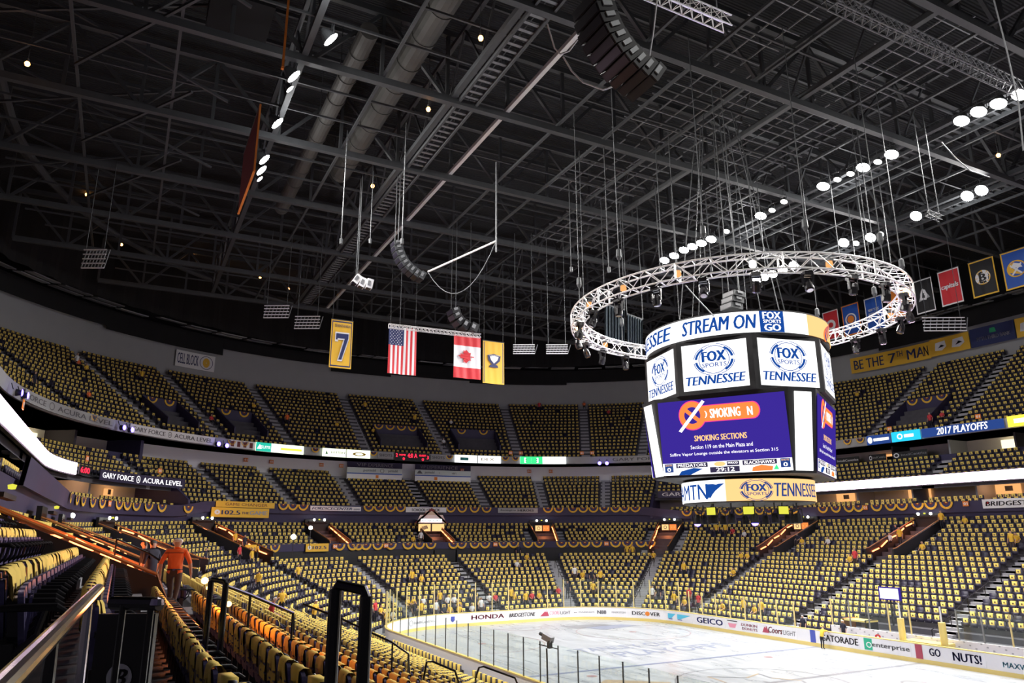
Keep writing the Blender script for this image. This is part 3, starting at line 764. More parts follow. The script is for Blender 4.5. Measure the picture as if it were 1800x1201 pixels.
for k in range(14):     # fittings hung under the lower ring
    a = 2*math.pi*k/14+.2; r = 2.5+.4*(k % 3 == 0); x, y = r*math.cos(a), r*math.sin(a)
    t = empty('hanging_spotlight', (x, y, 8.35), a, 'black spotlight hung under the scoreboard, %s around its rim' % ORD[k], 'spotlight', 'lamps under the scoreboard')
    mb = MB(); mb.lathe([(0, .3), (.14, .28), (.2, .1), (.22, -.2), (.19, -.22), (0, -.16)], (0, 0, 0), 'black', 12); mb.build('housing', t)
    mb = MB(); mb.lathe([(0, -.36), (.13, -.31), (.19, -.2)] if k in (9, 12) else [(0, -.19), (.17, -.19)], (0, 0, 0), 'e_purple' if k in (9, 12) else 'chrome', 12); mb.build('lens', t)
    mb = MB(); mb.tube([(-.26, 0, 0), (-.26, 0, .5), (.26, 0, .5), (.26, 0, 0)], .03, 'black', 6); mb.tube([(0, 0, .5), (0, 0, .95)], .04, 'steel', 6); mb.build('yoke', t)
for k, a in enumerate((-75, -35, 0)):
    a = math.radians(a-10); mb = MB(); c_ = (3.0*math.cos(a), 3.0*math.sin(a), 8.78); A = np.array([[-math.sin(a), math.cos(a), 0], [math.cos(a), math.sin(a), 0], [0, 0, 1]])
    mb.box(c_, (.55, .06, .38), 'e_yel_lamp', A); mb.box((2.94*math.cos(a), 2.94*math.sin(a), 8.78), (.62, .05, .45), 'black', A); mb.tube([(2.9*math.cos(a), 2.9*math.sin(a), 8.95), (2.9*math.cos(a), 2.9*math.sin(a), 9.3)], .03, 'steel', 5)
    tag(mb.build('yellow_lamp_panel'), 'square yellow lamp panel under the scoreboard, %s from the left' % ORD[k], 'lamp', 'yellow lamp panels')
# ================================================================ ring truss with moving heads
rt = empty('ring_truss', (0, 0, 19.6), 0, 'large circular silver lighting truss hung around the scoreboard', 'truss')
mb = MB(); NR = 72
for R in (8.85, 9.55):
    for z in (.02, .8): mb.tube([(R*math.cos(2*math.pi*k/NR), R*math.sin(2*math.pi*k/NR), z) for k in range(NR)], .045, 'alu', 6, closed=True)
mb.build('chords', rt)
mb = MB()
for k in range(NR):
    a, c2 = 2*math.pi*k/NR, 2*math.pi*(k+1)/NR; pt = lambda R, t, z: (R*math.cos(t), R*math.sin(t), z)
    for R in (8.85, 9.55): mb.tube([pt(R, a, .02 if k % 2 else .8), pt(R, c2, .8 if k % 2 else .02)], .024, 'alu', 5)
    for z in (.02, .8): mb.tube([pt(8.85, a, z), pt(9.55, c2, z)], .022, 'alu', 5); mb.tube([pt(8.85, a, z), pt(9.55, a, z)], .022, 'alu', 5)
    if k % 6 == 0:
        for R in (8.85, 9.55): mb.tube([pt(R, a, .02), pt(R, a, .8)], .05, 'alu', 6)
mb.build('lacing', rt)
mb = MB()
for k in range(12): a = 2*math.pi*k/12+.15; mb.tube([(9.2*math.cos(a), 9.2*math.sin(a), .8), (9.2*math.cos(a), 9.2*math.sin(a), ZT-19.4)], .025, 'steel', 5); mb.lathe([(0, 2.7), (.13, 2.6), (.15, 2.2), (.06, 2.0), (0, 2.0)], (9.2*math.cos(a), 9.2*math.sin(a), 0), 'steel', 10)
mb.build('hoists', rt)
for k in range(24):
    a = 2*math.pi*(k+.5)/24; x, y = 9.2*math.cos(a), 9.2*math.sin(a)
    t = empty('moving_head_light', (x, y, 18.9), a, 'black moving head light under the ring truss, %s around it from the far side' % ORD[(k+3) % 24], 'stage light', 'moving heads on the ring truss')
    tl = rnd.uniform(-.5, .5); A = np.array(Matrix.Rotation(tl, 3, 'Y'))
    mb = MB(); mb.box((0, 0, .52), (.42, .42, .2), 'black_gloss'); mb.build('base', t)
    mb = MB(); mb.box((0, .24, .2), (.14, .06, .55), 'black_gloss'); mb.box((0, -.24, .2), (.14, .06, .55), 'black_gloss'); mb.box((0, 0, .45), (.14, .5, .06), 'black_gloss'); mb.build('yoke', t)
    mb = MB(); mb.lathe([(0, .24), (.14, .22), (.2, .05), (.21, -.28), (.16, -.34), (0, -.34)], (0, 0, 0), 'black_gloss', 12, A); mb.build('head', t)
    mb = MB(); mb.lathe([(0, -.355), (.15, -.35)], (0, 0, 0), 'chrome', 12, A); mb.build('lens', t)
for k, (a, hot) in enumerate(((-133, 1), (-129, 1), (30, 1), (33, 1), (-38, 2), (-100, 0), (-80, 0), (-60, 0), (-15, 0), (60, 0), (100, 0), (-160, 0))):
    r = math.radians(a); x, y = 9.2*math.cos(r), 9.2*math.sin(r)
    mb = MB(); mb.lathe([(0, .16), (.15, .12), (.17, -.1), (.12, -.16), (0, -.16)], (x, y, 20.0), {0: 'e_room_warm', 1: 'e_warm', 2: 'e_lens_dim'}[hot], 10); mb.box((x, y, 20.2), (.3, .3, .12), 'steel')
    tag(mb.build('truss_lamp'), 'small glowing lamp inside the ring truss, %s listed around the ring' % ORD[k], 'lamp', 'lamps inside the ring truss')
# violet area lights added to spread the scoreboard glow onto the stands
for a in (-58, 32, 122, 212):
    ld = bpy.data.lights.new('screen_glow', 'AREA'); ld.energy = 420; ld.size = 5; ld.size_y = 4; ld.shape = 'RECTANGLE'; ld.color = (.62, .52, 1.0)
    lo = bpy.data.objects.new('screen_fill', ld); COL.objects.link(lo); r = math.radians(a); lo.location = (5.4*math.cos(r), 5.4*math.sin(r), 5.5)
    lo.rotation_euler = Vector((math.cos(r), math.sin(r), -.05)).to_track_quat('-Z', 'Y').to_euler(); lo.parent = sb_
# ================================================================ speaker arrays
def array(name, pts, depth, w, h, t_, label, m='black', axis=(1, 0, 0), hang=True, lat=None):
    q = [at_depth(px, py, depth) for px, py in pts]; base = q[0]
    t = empty(name, tuple(base), 0, label, 'speaker'); X = np.array(axis, float); X /= np.linalg.norm(X)
    n = len(q)
    for k in range(n):
        d = q[min(k+1, n-1)]-q[max(k-1, 0)]; d -= X*(d@X); L = np.linalg.norm(d); d /= L; step = L/(2 if 0 < k < n-1 else 1)
        N = np.cross(d, X); N = -N if N@(q[k]-CP) > 0 else N
        A = np.array([X, N, d]); c = q[k]-base
        mb = MB(); mb.box(c, (w, t_, step*.93), m, A); cb = mb.build('cabinet', t)
        mb = MB(); mb.box(c+N*(t_*.5+.01), (w*.9, .02, step*.74), 'seat_cover_black', A); mb.build('grille', cb)
        mb = MB()
        for s in (-1, 1): mb.box(c+X*s*(w/2+.03)-d*step*.2, (.05, t_*.5, step*.45), 'steel_light', A)
        mb.build('bracket', cb)
    if hang:
        mb = MB(); 
        for s in (-.4, .4): mb.tube([X*s*w, X*s*w+np.array([0, 0, ZT+.2-base[2]])], .03, 'steel', 5)
        mb.bar(-X*w*.5+np.array([0, 0, .15]), X*w*.5+np.array([0, 0, .15]), .12, .12, 'steel'); mb.build('rigging', t)
    return t
array('speaker_array', [(1043, 12), (1047, 32), (1053, 50), (1061, 67), (1071, 83), (1082, 98), (1094, 112), (1107, 124), (1121, 135), (1136, 145)], 24, 1.35, .5, .75, 'long curved black speaker array hanging at the top centre by a silver truss')
array('speaker_array', [(697, 430), (698, 438), (701, 447), (705, 456), (710, 464), (716, 471), (723, 477), (731, 483), (740, 487)], 52, .9, .4, .6, 'small curved grey speaker array held by a slanting pole under the roof', 'steel')
array('speaker_array', [(627, 492), (637, 498), (649, 500)], 52, .5, .5, .7, 'cluster of three small pale speakers left of the curved array', 'signwhite', hang=True)
array('speaker_array', [(797, 548), (800, 557), (806, 566), (816, 573), (830, 578)], 60, 1.2, .4, .7, 'dark speaker array hanging between the two national flags')
array('speaker_array', [(1290, 520), (1288, 530), (1286, 541)], 40, .9, .4, .8, 'grey speaker stack hanging just above the scoreboard ring', 'steel')
mb = MB(); a, c2 = at_depth(752, 478, 52), at_depth(872, 424, 50); mb.tube([a, c2], .07, 'alu', 6); mb.tube([c2+np.array([0, 0, -.8]), c2, c2+np.array([0, 0, ZT-c2[2]])], .05, 'steel_light', 6)
mb.tube([c2+(a-c2)*t-np.array([0, 0, 2.6*4*t*(1-t)]) for t in np.linspace(0, 1, 12)], .03, 'steel', 5)
tag(mb.build('stay_pole'), 'thin silver pole slanting up from the small speaker array', 'pole')
def truss(a, b, s, m, label, name='lighting_truss'):
    a, b = np.array(a, float), np.array(b, float); x = b-a; L = np.linalg.norm(x); x /= L; y = np.cross((0, 0, 1), x); y /= np.linalg.norm(y); z = np.cross(x, y)
    t = empty(name, tuple(a), 0, label, 'truss'); c = MB(); l = MB(); n = max(2, int(L/s)); cor = [(-1, -1), (1, -1), (1, 1), (-1, 1)]
    for i, j in cor: c.tube([(y*i+z*j)*s/2, x*L+(y*i+z*j)*s/2], s*.07, m, 6)
    for k in range(n):
        for q in range(4):
            (i, j), (i2, j2) = cor[q], cor[(q+1) % 4]
            l.tube([x*L*k/n+(y*i+z*j)*s/2, x*L*(k+1)/n+(y*i2+z*j2)*s/2], s*.04, m, 4); l.tube([x*L*k/n+(y*i+z*j)*s/2, x*L*k/n+(y*i2+z*j2)*s/2], s*.035, m, 4)
    c.build('chords', t); l.build('lacing', t)
    h = MB()
    for f in (.12, .88): p = x*L*f; h.tube([p, p+np.array([0, 0, max(.3, ZT+.3-(a+p)[2])])], .025, 'steel', 5)
    h.build('hangers', t); return t
truss(at_depth(1128, -22, 24), at_depth(1279, 42, 25.5), .42, 'alu', 'bright silver box truss at the top beside the large speaker array')
truss(at_z(1462, 2, 32.2), at_z(1790, 155, 32.2), .6, 'steel_light', 'long dim box truss crossing the roof at the upper right')
truss(at_depth(683, 573, 58), at_depth(845, 591, 60), .3, 'alu', 'thin silver flag truss over the far end stands')
truss(at_depth(1630, 375, 44), at_depth(1655, 385, 44), .3, 'steel', 'short dark truss section beneath the far floodlight row')
# loose cables
for k, (pts, dep, lab) in enumerate([([(962, 42), (975, 85), (985, 95), (1000, 90), (1015, 70)], 25, 'thin white cable loop beside the large speaker array'), ([(990, 100), (1005, 125), (1025, 145), (1060, 158), (1095, 147)], 25, 'white cable sagging to the foot of the large speaker array'), ([(1155, 0), (1148, 60), (1141, 103)], 24, 'taut white cable dropping to the end of the large speaker array'),
        ([(1655, 250), (1680, 278), (1705, 300), (1740, 312)], 40, 'grey cable hanging below the long floodlight row'), ([(1747, 0), (1770, 90), (1790, 180), (1799, 265)], 30, 'thin yellowish cable running down the upper right corner'), ([(1205, 502), (1230, 530), (1255, 556)], 38, 'thin stay wire from the ring truss to the scoreboard')]):
    P3 = [at_depth(px, py, dep) for px, py in pts]; mb = MB(); Q = []
    for i in range(len(P3)-1):
        for t in (0, .33, .66): Q.append(P3[i]+(P3[i+1]-P3[i])*t)
    Q.append(P3[-1]); mb.tube(Q, .03, 'signwhite' if k < 3 else 'steel_light', 6); tag(mb.build('cable'), lab, 'cable')
for k, px in enumerate((707, 651, 600, 1004, 1070, 1160, 1165, 1250, 1330, 1400, 1478, 1505, 1525, 1540, 1567, 1190, 1345)):
    dep = 45+(k*7) % 13; p = at_depth(px, 470 if px > 900 else 420, dep); mb = MB(); mb.tube([p, (p[0], p[1], ZT+.3)], .035, 'steel', 5); mb.lathe([(0, 0), (.1, .05), (.11, .4), (0, .45)], (p[0], p[1], p[2]-.4), 'steel', 8)
    tag(mb.build('chain_hoist'), 'chain hoist on a thin dark rod, %s of the hoists under the roof' % ORD[k], 'hoist', 'chain hoists under the roof')
# ================================================================ nearest seats and shirts, each its own thing
def rbox(mb, t0, t1, n0, n1, z0, z1, m, lean=0.0, r=.03):
    """rounded panel in seat space: t along the row, n away from the rink, z up"""
    prof = []
    for cx_, cy_, a0 in ((t1-r, z1-r, 0), (t0+r, z1-r, 90), (t0+r, z0+r, 180), (t1-r, z0+r, 270)):
        for k in range(4): a = math.radians(a0+30*k); prof.append((cx_+r*math.cos(a), cy_+r*math.sin(a)))
    n_ = len(prof); vs = []
    for n in (n0, n1):
        for t, z in prof: vs.append((t, n+lean*(z-z0), z))
    mb.add(vs, [tuple(range(n_))[::-1], tuple(range(n_, 2*n_))]+[(k, (k+1) % n_, n_+(k+1) % n_, n_+k) for k in range(n_)], m)
def local(o, parent): o.parent = parent; return o
mb = MB(); rbox(mb, -.235, .235, .56, .60, .38, .87, 'seat_shell', .12, .07); rbox(mb, -.19, .19, .535, .565, .42, .83, 'seat_shell', .12, .05)
for z in (.5, .6, .7): mb.box((0, .62+.12*(z-.38), z), (.40, .012, .02), 'seat_shell')
m_back = mb.build('backrest')
mb = MB(); rbox(mb, -.215, .215, .40, .44, .36, .74, 'seat_shell', .14, .06); rbox(mb, -.19, .19, .44, .51, .39, .70, 'seat_cover_black', .14, .05)
for t in (-.12, 0, .12): mb.box((t, .405, .55), (.02, .02, .3), 'seat_shell')
m_pan = mb.build('tip_up_seat')
mb = MB()
mb.tube([(.27, .18, .60), (.27, .24, .635), (.27, .42, .64), (.27, .60, .64)], [.022, .03, .03, .024], 'seat_arm', 8); mb.tube([(.27, .30, .63), (.27, .34, .45), (.27, .50, .30)], .02, 'seat_arm', 6)
m_arm = mb.build('armrest')
mb = MB(); mb.box((.27, .52, .2), (.035, .10, .4), 'seat_arm'); mb.box((.27, .5, .012), (.06, .26, .024), 'seat_arm'); m_leg = mb.build('leg')
PROTO = [m_back, m_pan, m_arm, m_leg]
def shirt_mesh(seed):
    r = random.Random(seed); mb = MB(); w0 = r.uniform(.165, .185); nz = 7; cols = 7
    def sheet(path, wf, m, off=0):
        vs = []; fs = []
        for j, (n, z) in enumerate(path):
            for i in range(cols):
                t = -1+2*i/(cols-1); wob = .010*math.sin(i*1.7+j*.9+seed)+.006*math.sin(i*3.1+seed)
                vs.append((t*wf(j), n+wob+off, z+(.018*math.sin(i*1.9+seed*2) if j in (0, len(path)-1) else 0)))
        for j in range(len(path)-1):
            for i in range(cols-1): a = j*cols+i; fs.append((a, a+1, a+cols+1, a+cols))
        mb.add(vs, fs, m)
    lf, lb = r.uniform(.36, .44), r.uniform(.30, .40)
    path = [(.50+.12*(.87-lf-.38), .87-lf), (.515, .62), (.535, .75), (.555, .85), (.585, .895), (.635, .90), (.665, .87), (.665, .78), (.655, .68), (.645, .895-lb)]
    sheet(path, lambda j: w0*(1+.05*math.sin(j*1.1+seed)), 'shirt'); sheet(path, lambda j: w0*(1+.05*math.sin(j*1.1+seed)), 'shirt', -.006 if False else .004)
    for nn in (.505, .682):   # chest print
        s = -1 if nn < .6 else 1
        pts = [(-.075, .70), (.0, .66), (.075, .70), (.06, .77), (-.06, .77)]; mb.add([(t, nn+.12*(z-.60) if s < 0 else nn+.012, z) for t, z in pts], [(0, 1, 2, 3, 4)], 'shirt_mark')
    o = mb.build('rally_shirt', smooth=True); return o
SHM = [shirt_mesh(s) for s in range(6)]
def row_key(s): return (s[5], s[6])
near_list = sorted(NEAR, key=lambda k: (seats[k][5], seats[k][6], dist[k])); cnt = {}
TIER = {'L': 'lower bowl', 'M': 'end deck', 'S': 'side deck', 'U': 'upper deck'}
for q, k in enumerate(near_list):
    s = seats[k]; key = row_key(s); cnt[key] = cnt.get(key, 0)+1; o_ = ORD[cnt[key]-1] if cnt[key] <= len(ORD) else 'number %d' % cnt[key]
    M = Matrix(((-s[4], s[3], 0, s[0]), (s[3], s[4], 0, s[1]), (0, 0, 1, s[2]), (0, 0, 0, 1)))
    t = frame_empty('folding_seat', M, 'purple navy folding seat, %s from the camera in the %s row above the ice' % (o_, ORD[s[6]]), 'seat', 'folding seats in the near stands')
    for pr in PROTO:
        c_ = pr if q == 0 else pr.copy()
        if q: COL.objects.link(c_)
        c_.parent = t
    b_ = SHM[q % 6] if q < 6 else SHM[q % 6].copy()
    if q >= 6: COL.objects.link(b_)
    b_.matrix_world = M@Matrix.Diagonal((1+rnd.uniform(-.08, .08), 1, 1, 1))
    tag(b_, 'yellow shirt draped over the %s seat from the camera, %s row above the ice' % (o_, ORD[s[6]]), 'shirt', 'yellow shirts on the near seats')
mat('ad_pale', (.55, .60, .60), .6)
# ================================================================ stairs in the aisles
mb = MB()
def steps(u, d0, d1, zf, w, rise_n=2, pitch=.85):
    n = int(round((d1-d0)/pitch))
    for k in range(n):
        za, zb = zf(d0+k*pitch+.05), zf(d0+(k+1)*pitch+.05)
        for j in range(rise_n):
            d = d0+(k+j/rise_n)*pitch; z1 = za+(zb-za)*(j)/rise_n+.02; h = w/2/dl(u, d)
            mb.band([u-h, u+h], [(d, z1-.5), (d, z1), (d+pitch/rise_n+.02, z1), (d+pitch/rise_n+.02, z1-.5)], 'stair')
def zl_at(u): return lambda d: z_low(int(min(22, max(0, math.floor((d-2.0)/LP+.001)))), u)
for u in AISLE:
    if u > 170: continue
    steps(u, 2.0, 2.0+LP*13.99, zl_at(u), 1.15)
    if u in VOM:
        for s in (-1, 1):
            uu = u+s*1.95/dl(u, 18); steps(uu, d_low(16 if walk(u) else 14), d_low(22), zl_at(u), .9)
    elif not walk(u): steps(u, d_low(14), d_low(22.5), zl_at(u), 1.1)
for u in D2A[1:-1]: steps(u, 21.3, 29.3, lambda d: 10.2+.46*int((d-21.3)/.8+.001), 1.2, 2, .8)
for u in (23, 35, 47.5, 110.8, 121, 133): steps(u, 23.0, 27.0, lambda d: 12.1+.5*int((d-23.0)/.8+.001), 1.2, 2, .8)
for u in UPA: steps(u, 26.0, 39.5, lambda d: 17.0+.56*min(16, int((d-26.0)/.8+.001)), 1.15, 2, .8)
struct(mb.build('floor_aisle_stairs'))
# ================================================================ entrances (vomitories) of the lower bowl
def vomitory(u, name):
    zf = zl_at(u); d0 = d_low(16) if walk(u) else d_low(14) if u < 140 else (16.8 if u < 150 else 16.8); zb = z_low(13, u)+.04; d1 = 21.0; w = 1.3
    mb = MB(); us_ = [u-w/dl(u, 18), u+w/dl(u, 18)]
    mb.band(us_, [(d0, zb), (d0, zb+.05), (d1, zb+.05), (d1, zb)], 'room_dark')
    mb.band(us_, [(d1-.2, zb), (d1-.2, zf(20.9)+1.2), (d1, zf(20.9)+1.2), (d1, zb)], 'black')
    for s in (-1, 1):
        uu = u+s*w/dl(u, 18); a = .07
        mb.band([uu-a, uu+a], [(d0-.3, zb), (d0-.3, zb+1.3), (d0+.2, zf(d0+.3)+1.05), (20.9, zf(20.5)+1.05), (20.9, zb)], 'black')
    struct(mb.build('wall_entrance'))
    tr = MB()
    for s in (-1, 1):
        uu = u+s*w/dl(u, 18); tr.tube([(*P(uu, d0-.2)[:2], zb+1.36), (*P(uu, d0+.2)[:2], zf(d0+.3)+1.11), (*P(uu, 20.8)[:2], zf(20.5)+1.11)], .045, 'wood_orange', 6)
    struct(tr.build('trim_entrance_rail'))
    # doorway at the back, orange tube lights along the side walls, lamps on the head
    g = MB(); g.band([u-.8/dl(u, 20.7), u+.8/dl(u, 20.7)], [(20.72, zb+.05), (20.72, zb+2.2), (20.78, zb+2.2), (20.78, zb+.05)], 'room_dark'); struct(g.build('door_entrance'))
    p = P(u, 20.5); rz = math.atan2(p[3], p[2])
    for s, nm in ((-1, 'first'), (1, 'second')):
        uu = u+s*(w-.14)/dl(u, 18); l = MB(); A = [np.array([*P(uu, d)[:2], zf(d)+.75]) for d in np.linspace(d0+.3, 20.4, 6)]
        for i in range(5): l.tube([A[i]+(A[i+1]-A[i])*.08, A[i]+(A[i+1]-A[i])*.8], .05, 'e_flame', 6)
        tag(l.build('orange_tube_light'), 'glowing orange tube light on the %s wall of the %s' % ('left' if s > 0 else 'right', name), 'lamp', 'orange lights in the entrances')
    t = empty('entrance_lamp', (p[0], p[1], zf(20.5)+1.35), rz, 'lamps on the head wall of the %s' % name, 'lamp', 'lamps over the entrances')
    for s in ((-1, 1) if u < 140 else ()):
        l = MB(); l.lathe([(0, -.06), (.11, -.04), (.13, .04), (.08, .09), (0, .1)], (-.1, s*.6, .15), 'e_lens_dim', 12, np.array([[0, 0, 1], [0, 1, 0], [-1, 0, 0]])); l.build('lens', t)
    l = MB(); l.lathe([(0, -.06), (.08, -.05), (.1, .05), (0, .08)], (-.1, 0, .18), 'e_yel_lamp', 12); l.build('exit_lamp', t)
    l = MB(); l.box((0, 0, -.05), (.2, 2.4, .12), 'black'); l.build('rail', t)
    if True:
        ld = bpy.data.lights.new('entrance_glow', 'POINT'); ld.energy = 70 if u < 120 else 130; ld.color = (1, .28, .08); ld.shadow_soft_size = .4
        lo = bpy.data.objects.new('glow', ld); COL.objects.link(lo); q = P(u, 18.5); lo.location = (q[0], q[1], zb+2.4)
VN = {11: 'rightmost far side entrance', 34: 'second far side entrance', 46.8: 'entrance beside the scoreboard foot', 59.7: 'far corner entrance', 72.3: 'middle end entrance', 84.5: 'house sign entrance', 96: 'entrance by the camera crew', 107: 'entrance behind the orange polo', 118: 'near corner entrance', 130: 'entrance past the near corner', 142.5: 'near side entrance', 157.6: 'nearest entrance'}
for u in VOM: vomitory(u, VN[u])
# lit doorways in the middle entrance and the house sign
def cyl_sign(name, label, d, pxL, pxR, z0, z1, bg, texts, cat='sign', th=.06, frame=None, us2=None, lift=.05):
    """sign panel fixed along the bowl at offset d between two picture columns; texts are (string, x0, x1, y0, y1, colour, shear, bold) in panel fractions"""
    uL, uR = us2 if us2 else (hit_off(pxL[0], pxL[1], d)[0], hit_off(pxR[0], pxR[1], d)[0])
    mb = MB(); mb.band(us(uR, uL, 1.0), [(d-th, z0), (d-th, z1), (d, z1), (d, z0)], bg)
    if frame:
        e = .04*(z1-z0)+.02
        for a, b in ((z0, z0+e), (z1-e, z1)): mb.band(us(uR, uL, 1.0), [(d-th-.01, a), (d-th-.01, b), (d-th, b), (d-th, a)], frame)
    fn = lambda x, y: (*P(uL+(uR-uL)*x, d-th-.02)[:2], z0+(z1-z0)*y)
    fb = lambda x, y: (*P(uL+(uR-uL)*x, d-th-.012)[:2], z0+(z1-z0)*y)
    for t in texts:
        if t[0] == '#': put_rect(mb, fb, t[1], t[2], t[3], t[4], t[5], 4)
        elif t[0] == 'o': put_ring(mb, fn, t[1], t[2], t[3], t[4], t[6] if len(t) > 6 else .25, t[5])
        elif t[0] == 'p': put_poly(mb, t[1], fn, t[2])
        else: put_text(mb, t[0], fn, t[1], t[2], t[3], t[4], t[5], *(t[6:] if len(t) > 6 else (0, .02)))
    return tag(mb.build(name), label, cat)
T_GFAL = lambda c: [('GARY FORCE', .03, .42, .25, .75, c, 0, .02), ('o', .475, .5, .022, .36, c, .2), ('A', .465, .485, .35, .65, c), ('ACURA LEVEL', .53, .97, .25, .75, c, 0, .02)]
F0, F1 = 16.6, 17.4
cyl_sign('fascia_sign', 'grey GARY FORCE ACURA LEVEL sign on the upper fascia, leftmost, cut by a dark gap', 25.2, (43, 690), (200, 745), F0, F1, 'deck_wall', [('FORCE', .03, .28, .25, .75, 'greyletter'), ('o', .35, .5, .03, .36, 'greyletter', .2), ('ACURA LEVEL', .42, .98, .25, .75, 'greyletter')])
cyl_sign('fascia_sign', 'grey GARY FORCE ACURA LEVEL sign on the upper fascia between the blue lamp pairs', 25.2, (228, 750), (376, 780), F0, F1, 'signwhite', T_GFAL('greyletter'))
cyl_sign('fascia_sign', 'pale GARY FORCE ACURA sign on the upper fascia left of the scoreboard', 25.2, (1070, 808), (1300, 800), F0, F1, 'deck_wall', T_GFAL('greyletter'))
cyl_sign('fascia_sign', 'small white panel of four dark figures on the fascia beside the green sign', 25.2, (402, 775), (447, 785), F0, F1, 'signwhite', [('#', .08+.24*k, .2+.24*k, .15, .85, 'maroon') for k in range(4)])
cyl_sign('lit_sign', 'lit green and white sign on the upper fascia left of the lottery sign', 25.1, (449, 785), (533, 795), F0-.1, F1+.05, 'e_sign', [('#', 0, .32, 0, 1, 'e_teal'), ('#', .32, .5, .02, .98, 'e_sign_white'), ('ELITE', .1, .3, .35, .65, 'e_letter'), ('p', [(.02, .25), (.12, .25), (.08, .8)], 'e_letter'), ('#', .52, .96, .35, .6, 'e_yellow')])
cyl_sign('lit_sign', 'lit white LOTTERY sign on the upper fascia over the end deck', 25.1, (566, 800), (650, 808), F0-.1, F1+.05, 'e_sign', [('LOTTERY', .18, .48, .4, .66, 'greyletter'), ('p', [(.06, .3), (.11, .3), (.09, .75)], 'green'), ('#', .49, .505, 0, 1, 'greyletter'), ('o', .77, .48, .14, .22, 'gold', .4)])
cyl_sign('lit_sign', 'lit white twin sign on the upper fascia right of the red score clock', 25.1, (799, 812), (880, 812), F0-.1, F1+.05, 'e_sign_white', [('#', .12, .3, .3, .7, 'teal'), ('#', .49, .505, 0, 1, 'greyletter'), ('DEX', .58, .86, .35, .7, 'gold')])
cyl_sign('lit_sign', 'lit twin sign with a green framed half above the middle entrance', 25.1, (914, 812), (995, 812), F0-.1, F1+.05, 'e_sign_white', [('#', 0, .49, 0, 1, 'e_green'), ('#', .03, .46, .15, .85, 'e_sign_white'), ('#', .08, .41, .3, .42, 'greyletter'), ('#', .08, .41, .55, .7, 'green')])
cyl_sign('lit_sign', 'dark blue lit sign with a white oval on the right fascia', 25.1, (1524, 772), (1565, 768), F0-.1, F1+.05, 'e_navy', [('o', .15, .5, .1, .35, 'e_letter', .9), ('#', .3, .95, .35, .65, 'e_letter')])
cyl_sign('lit_sign', 'bright cyan lit sign on the right fascia', 25.1, (1568, 768), (1618, 762), F0-.1, F1+.1, 'e_cyan', [('o', .3, .5, .1, .28, 'e_letter', .4), ('#', .45, .78, .35, .65, 'e_letter')])
cyl_sign('lit_sign', 'dark blue lit 2017 PLAYOFFS sign on the right fascia', 25.1, (1621, 762), (1765, 742), F0, F1+.05, 'e_navy', [('2017 PLAYOFFS', .2, .82, .12, .9, 'e_letter', .15, .03)])
cyl_sign('lit_sign', 'bright yellow lit sign at the right edge of the fascia', 25.1, (1772, 742), (1830, 732), F0, F1+.15, 'e_yellow', [('#', .2, .6, .3, .7, 'e_sign_white')])
for (a, b, w) in (((664, 804), (691, 806), 'left'), ((757, 809), (784, 810), 'right')):
    cyl_sign('shots_sign', 'pale SHOTS sign on the fascia %s of the red score clock' % w, 25.15, a, b, F0+.05, F1-.05, 'deck_wall', [('SHOTS', .08, .92, .25, .75, 'greyletter', 0, .02)])
cyl_sign('score_clock', 'red digit score clock on the upper fascia between the SHOTS signs', 25.05, (694, 806), (754, 810), F0-.2, F1+.05, 'black', [('0', .22, .28, .1, .4, 'e_red'), ('0', .78, .84, .1, .4, 'e_red'), ('2', .02, .07, .45, .85, 'e_red'), ('3', .93, .98, .3, .7, 'e_red'), ('4:0 A', .36, .64, .4, .9, 'e_red'), ('HOME', .12, .3, .6, .8, 'e_red'), ('GUEST', .7, .9, .6, .8, 'e_red')], 'clock')
# end deck banners standing over the last rows
for (a, b, w) in (((609, 838), (706, 842), 'left'), ((729, 842), (827, 843), 'right')):
    cyl_sign('banner_sign', 'white permobil banner along the top rows of the end deck, the %s one' % w, 27.7, a, b, 14.2, 15.65, 'white', [('#', 0, 1, .56, 1, 'ad_pale'), ('permobil', .22, .44, .62, .9, 'greyletter', .1), ('permobil', .7, .9, .62, .9, 'greyletter', .1), ('o', .57, .77, .045, .17, 'greyletter', .2), ('p', [(.04, .66), (.17, .66), (.12, .92), (.08, .92)], 'greyletter'), ('#', 0, 1, .46, .55, 'blue'), ('#', .44, .5, .14, .4, 'orange')])
    cyl_sign('banner_sign', 'dark VIP EXPERIENCE banner above the %s permobil banner' % w, 29.3, a, b, 15.75, 16.5, 'navy_wall', [('VIP EXPERIENCE', .12, .8, .25, .8, 'deck_wall', 0, .01)])
# deck parapet signs
cyl_sign('parapet_sign', 'white FORDICECENTER.com sign on the deck parapet', 20.8, (545, 895), (634, 898), 10.15, 10.72, 'signwhite', [('FORDICECENTER', .03, .82, .25, .75, 'navy', .3, .03), ('.com', .84, .97, .25, .55, 'navy', .3)], frame='navy')
cyl_sign('parapet_sign', 'white SCHOOL OF ROCK sign on the deck parapet', 20.8, (713, 899), (784, 900), 10.15, 10.72, 'signwhite', [('SCHOOL', .14, .48, .2, .75, 'black', 0, .03), ('of', .5, .54, .4, .7, 'black'), ('ROCK', .56, .84, .2, .75, 'black', 0, .03), ('o', .655, .45, .03, .2, 'gold', .6)])
cyl_sign('parapet_sign', 'pale Remington HEROES sign on the deck parapet', 20.8, (875, 900), (945, 900), 10.15, 10.72, 'deck_wall', [('Remington', .06, .45, .3, .75, 'black', .3), ('HEROES', .5, .9, .3, .75, 'black', 0, .04)])
cyl_sign('parapet_sign', 'orange GAME CHANGER sign on the deck parapet at the left', 20.8, (379, 884), (482, 891), 10.3, 10.85, 'gold', [('GAME CHANGER', .16, .88, .25, .75, 'maroon', 0, .0)])
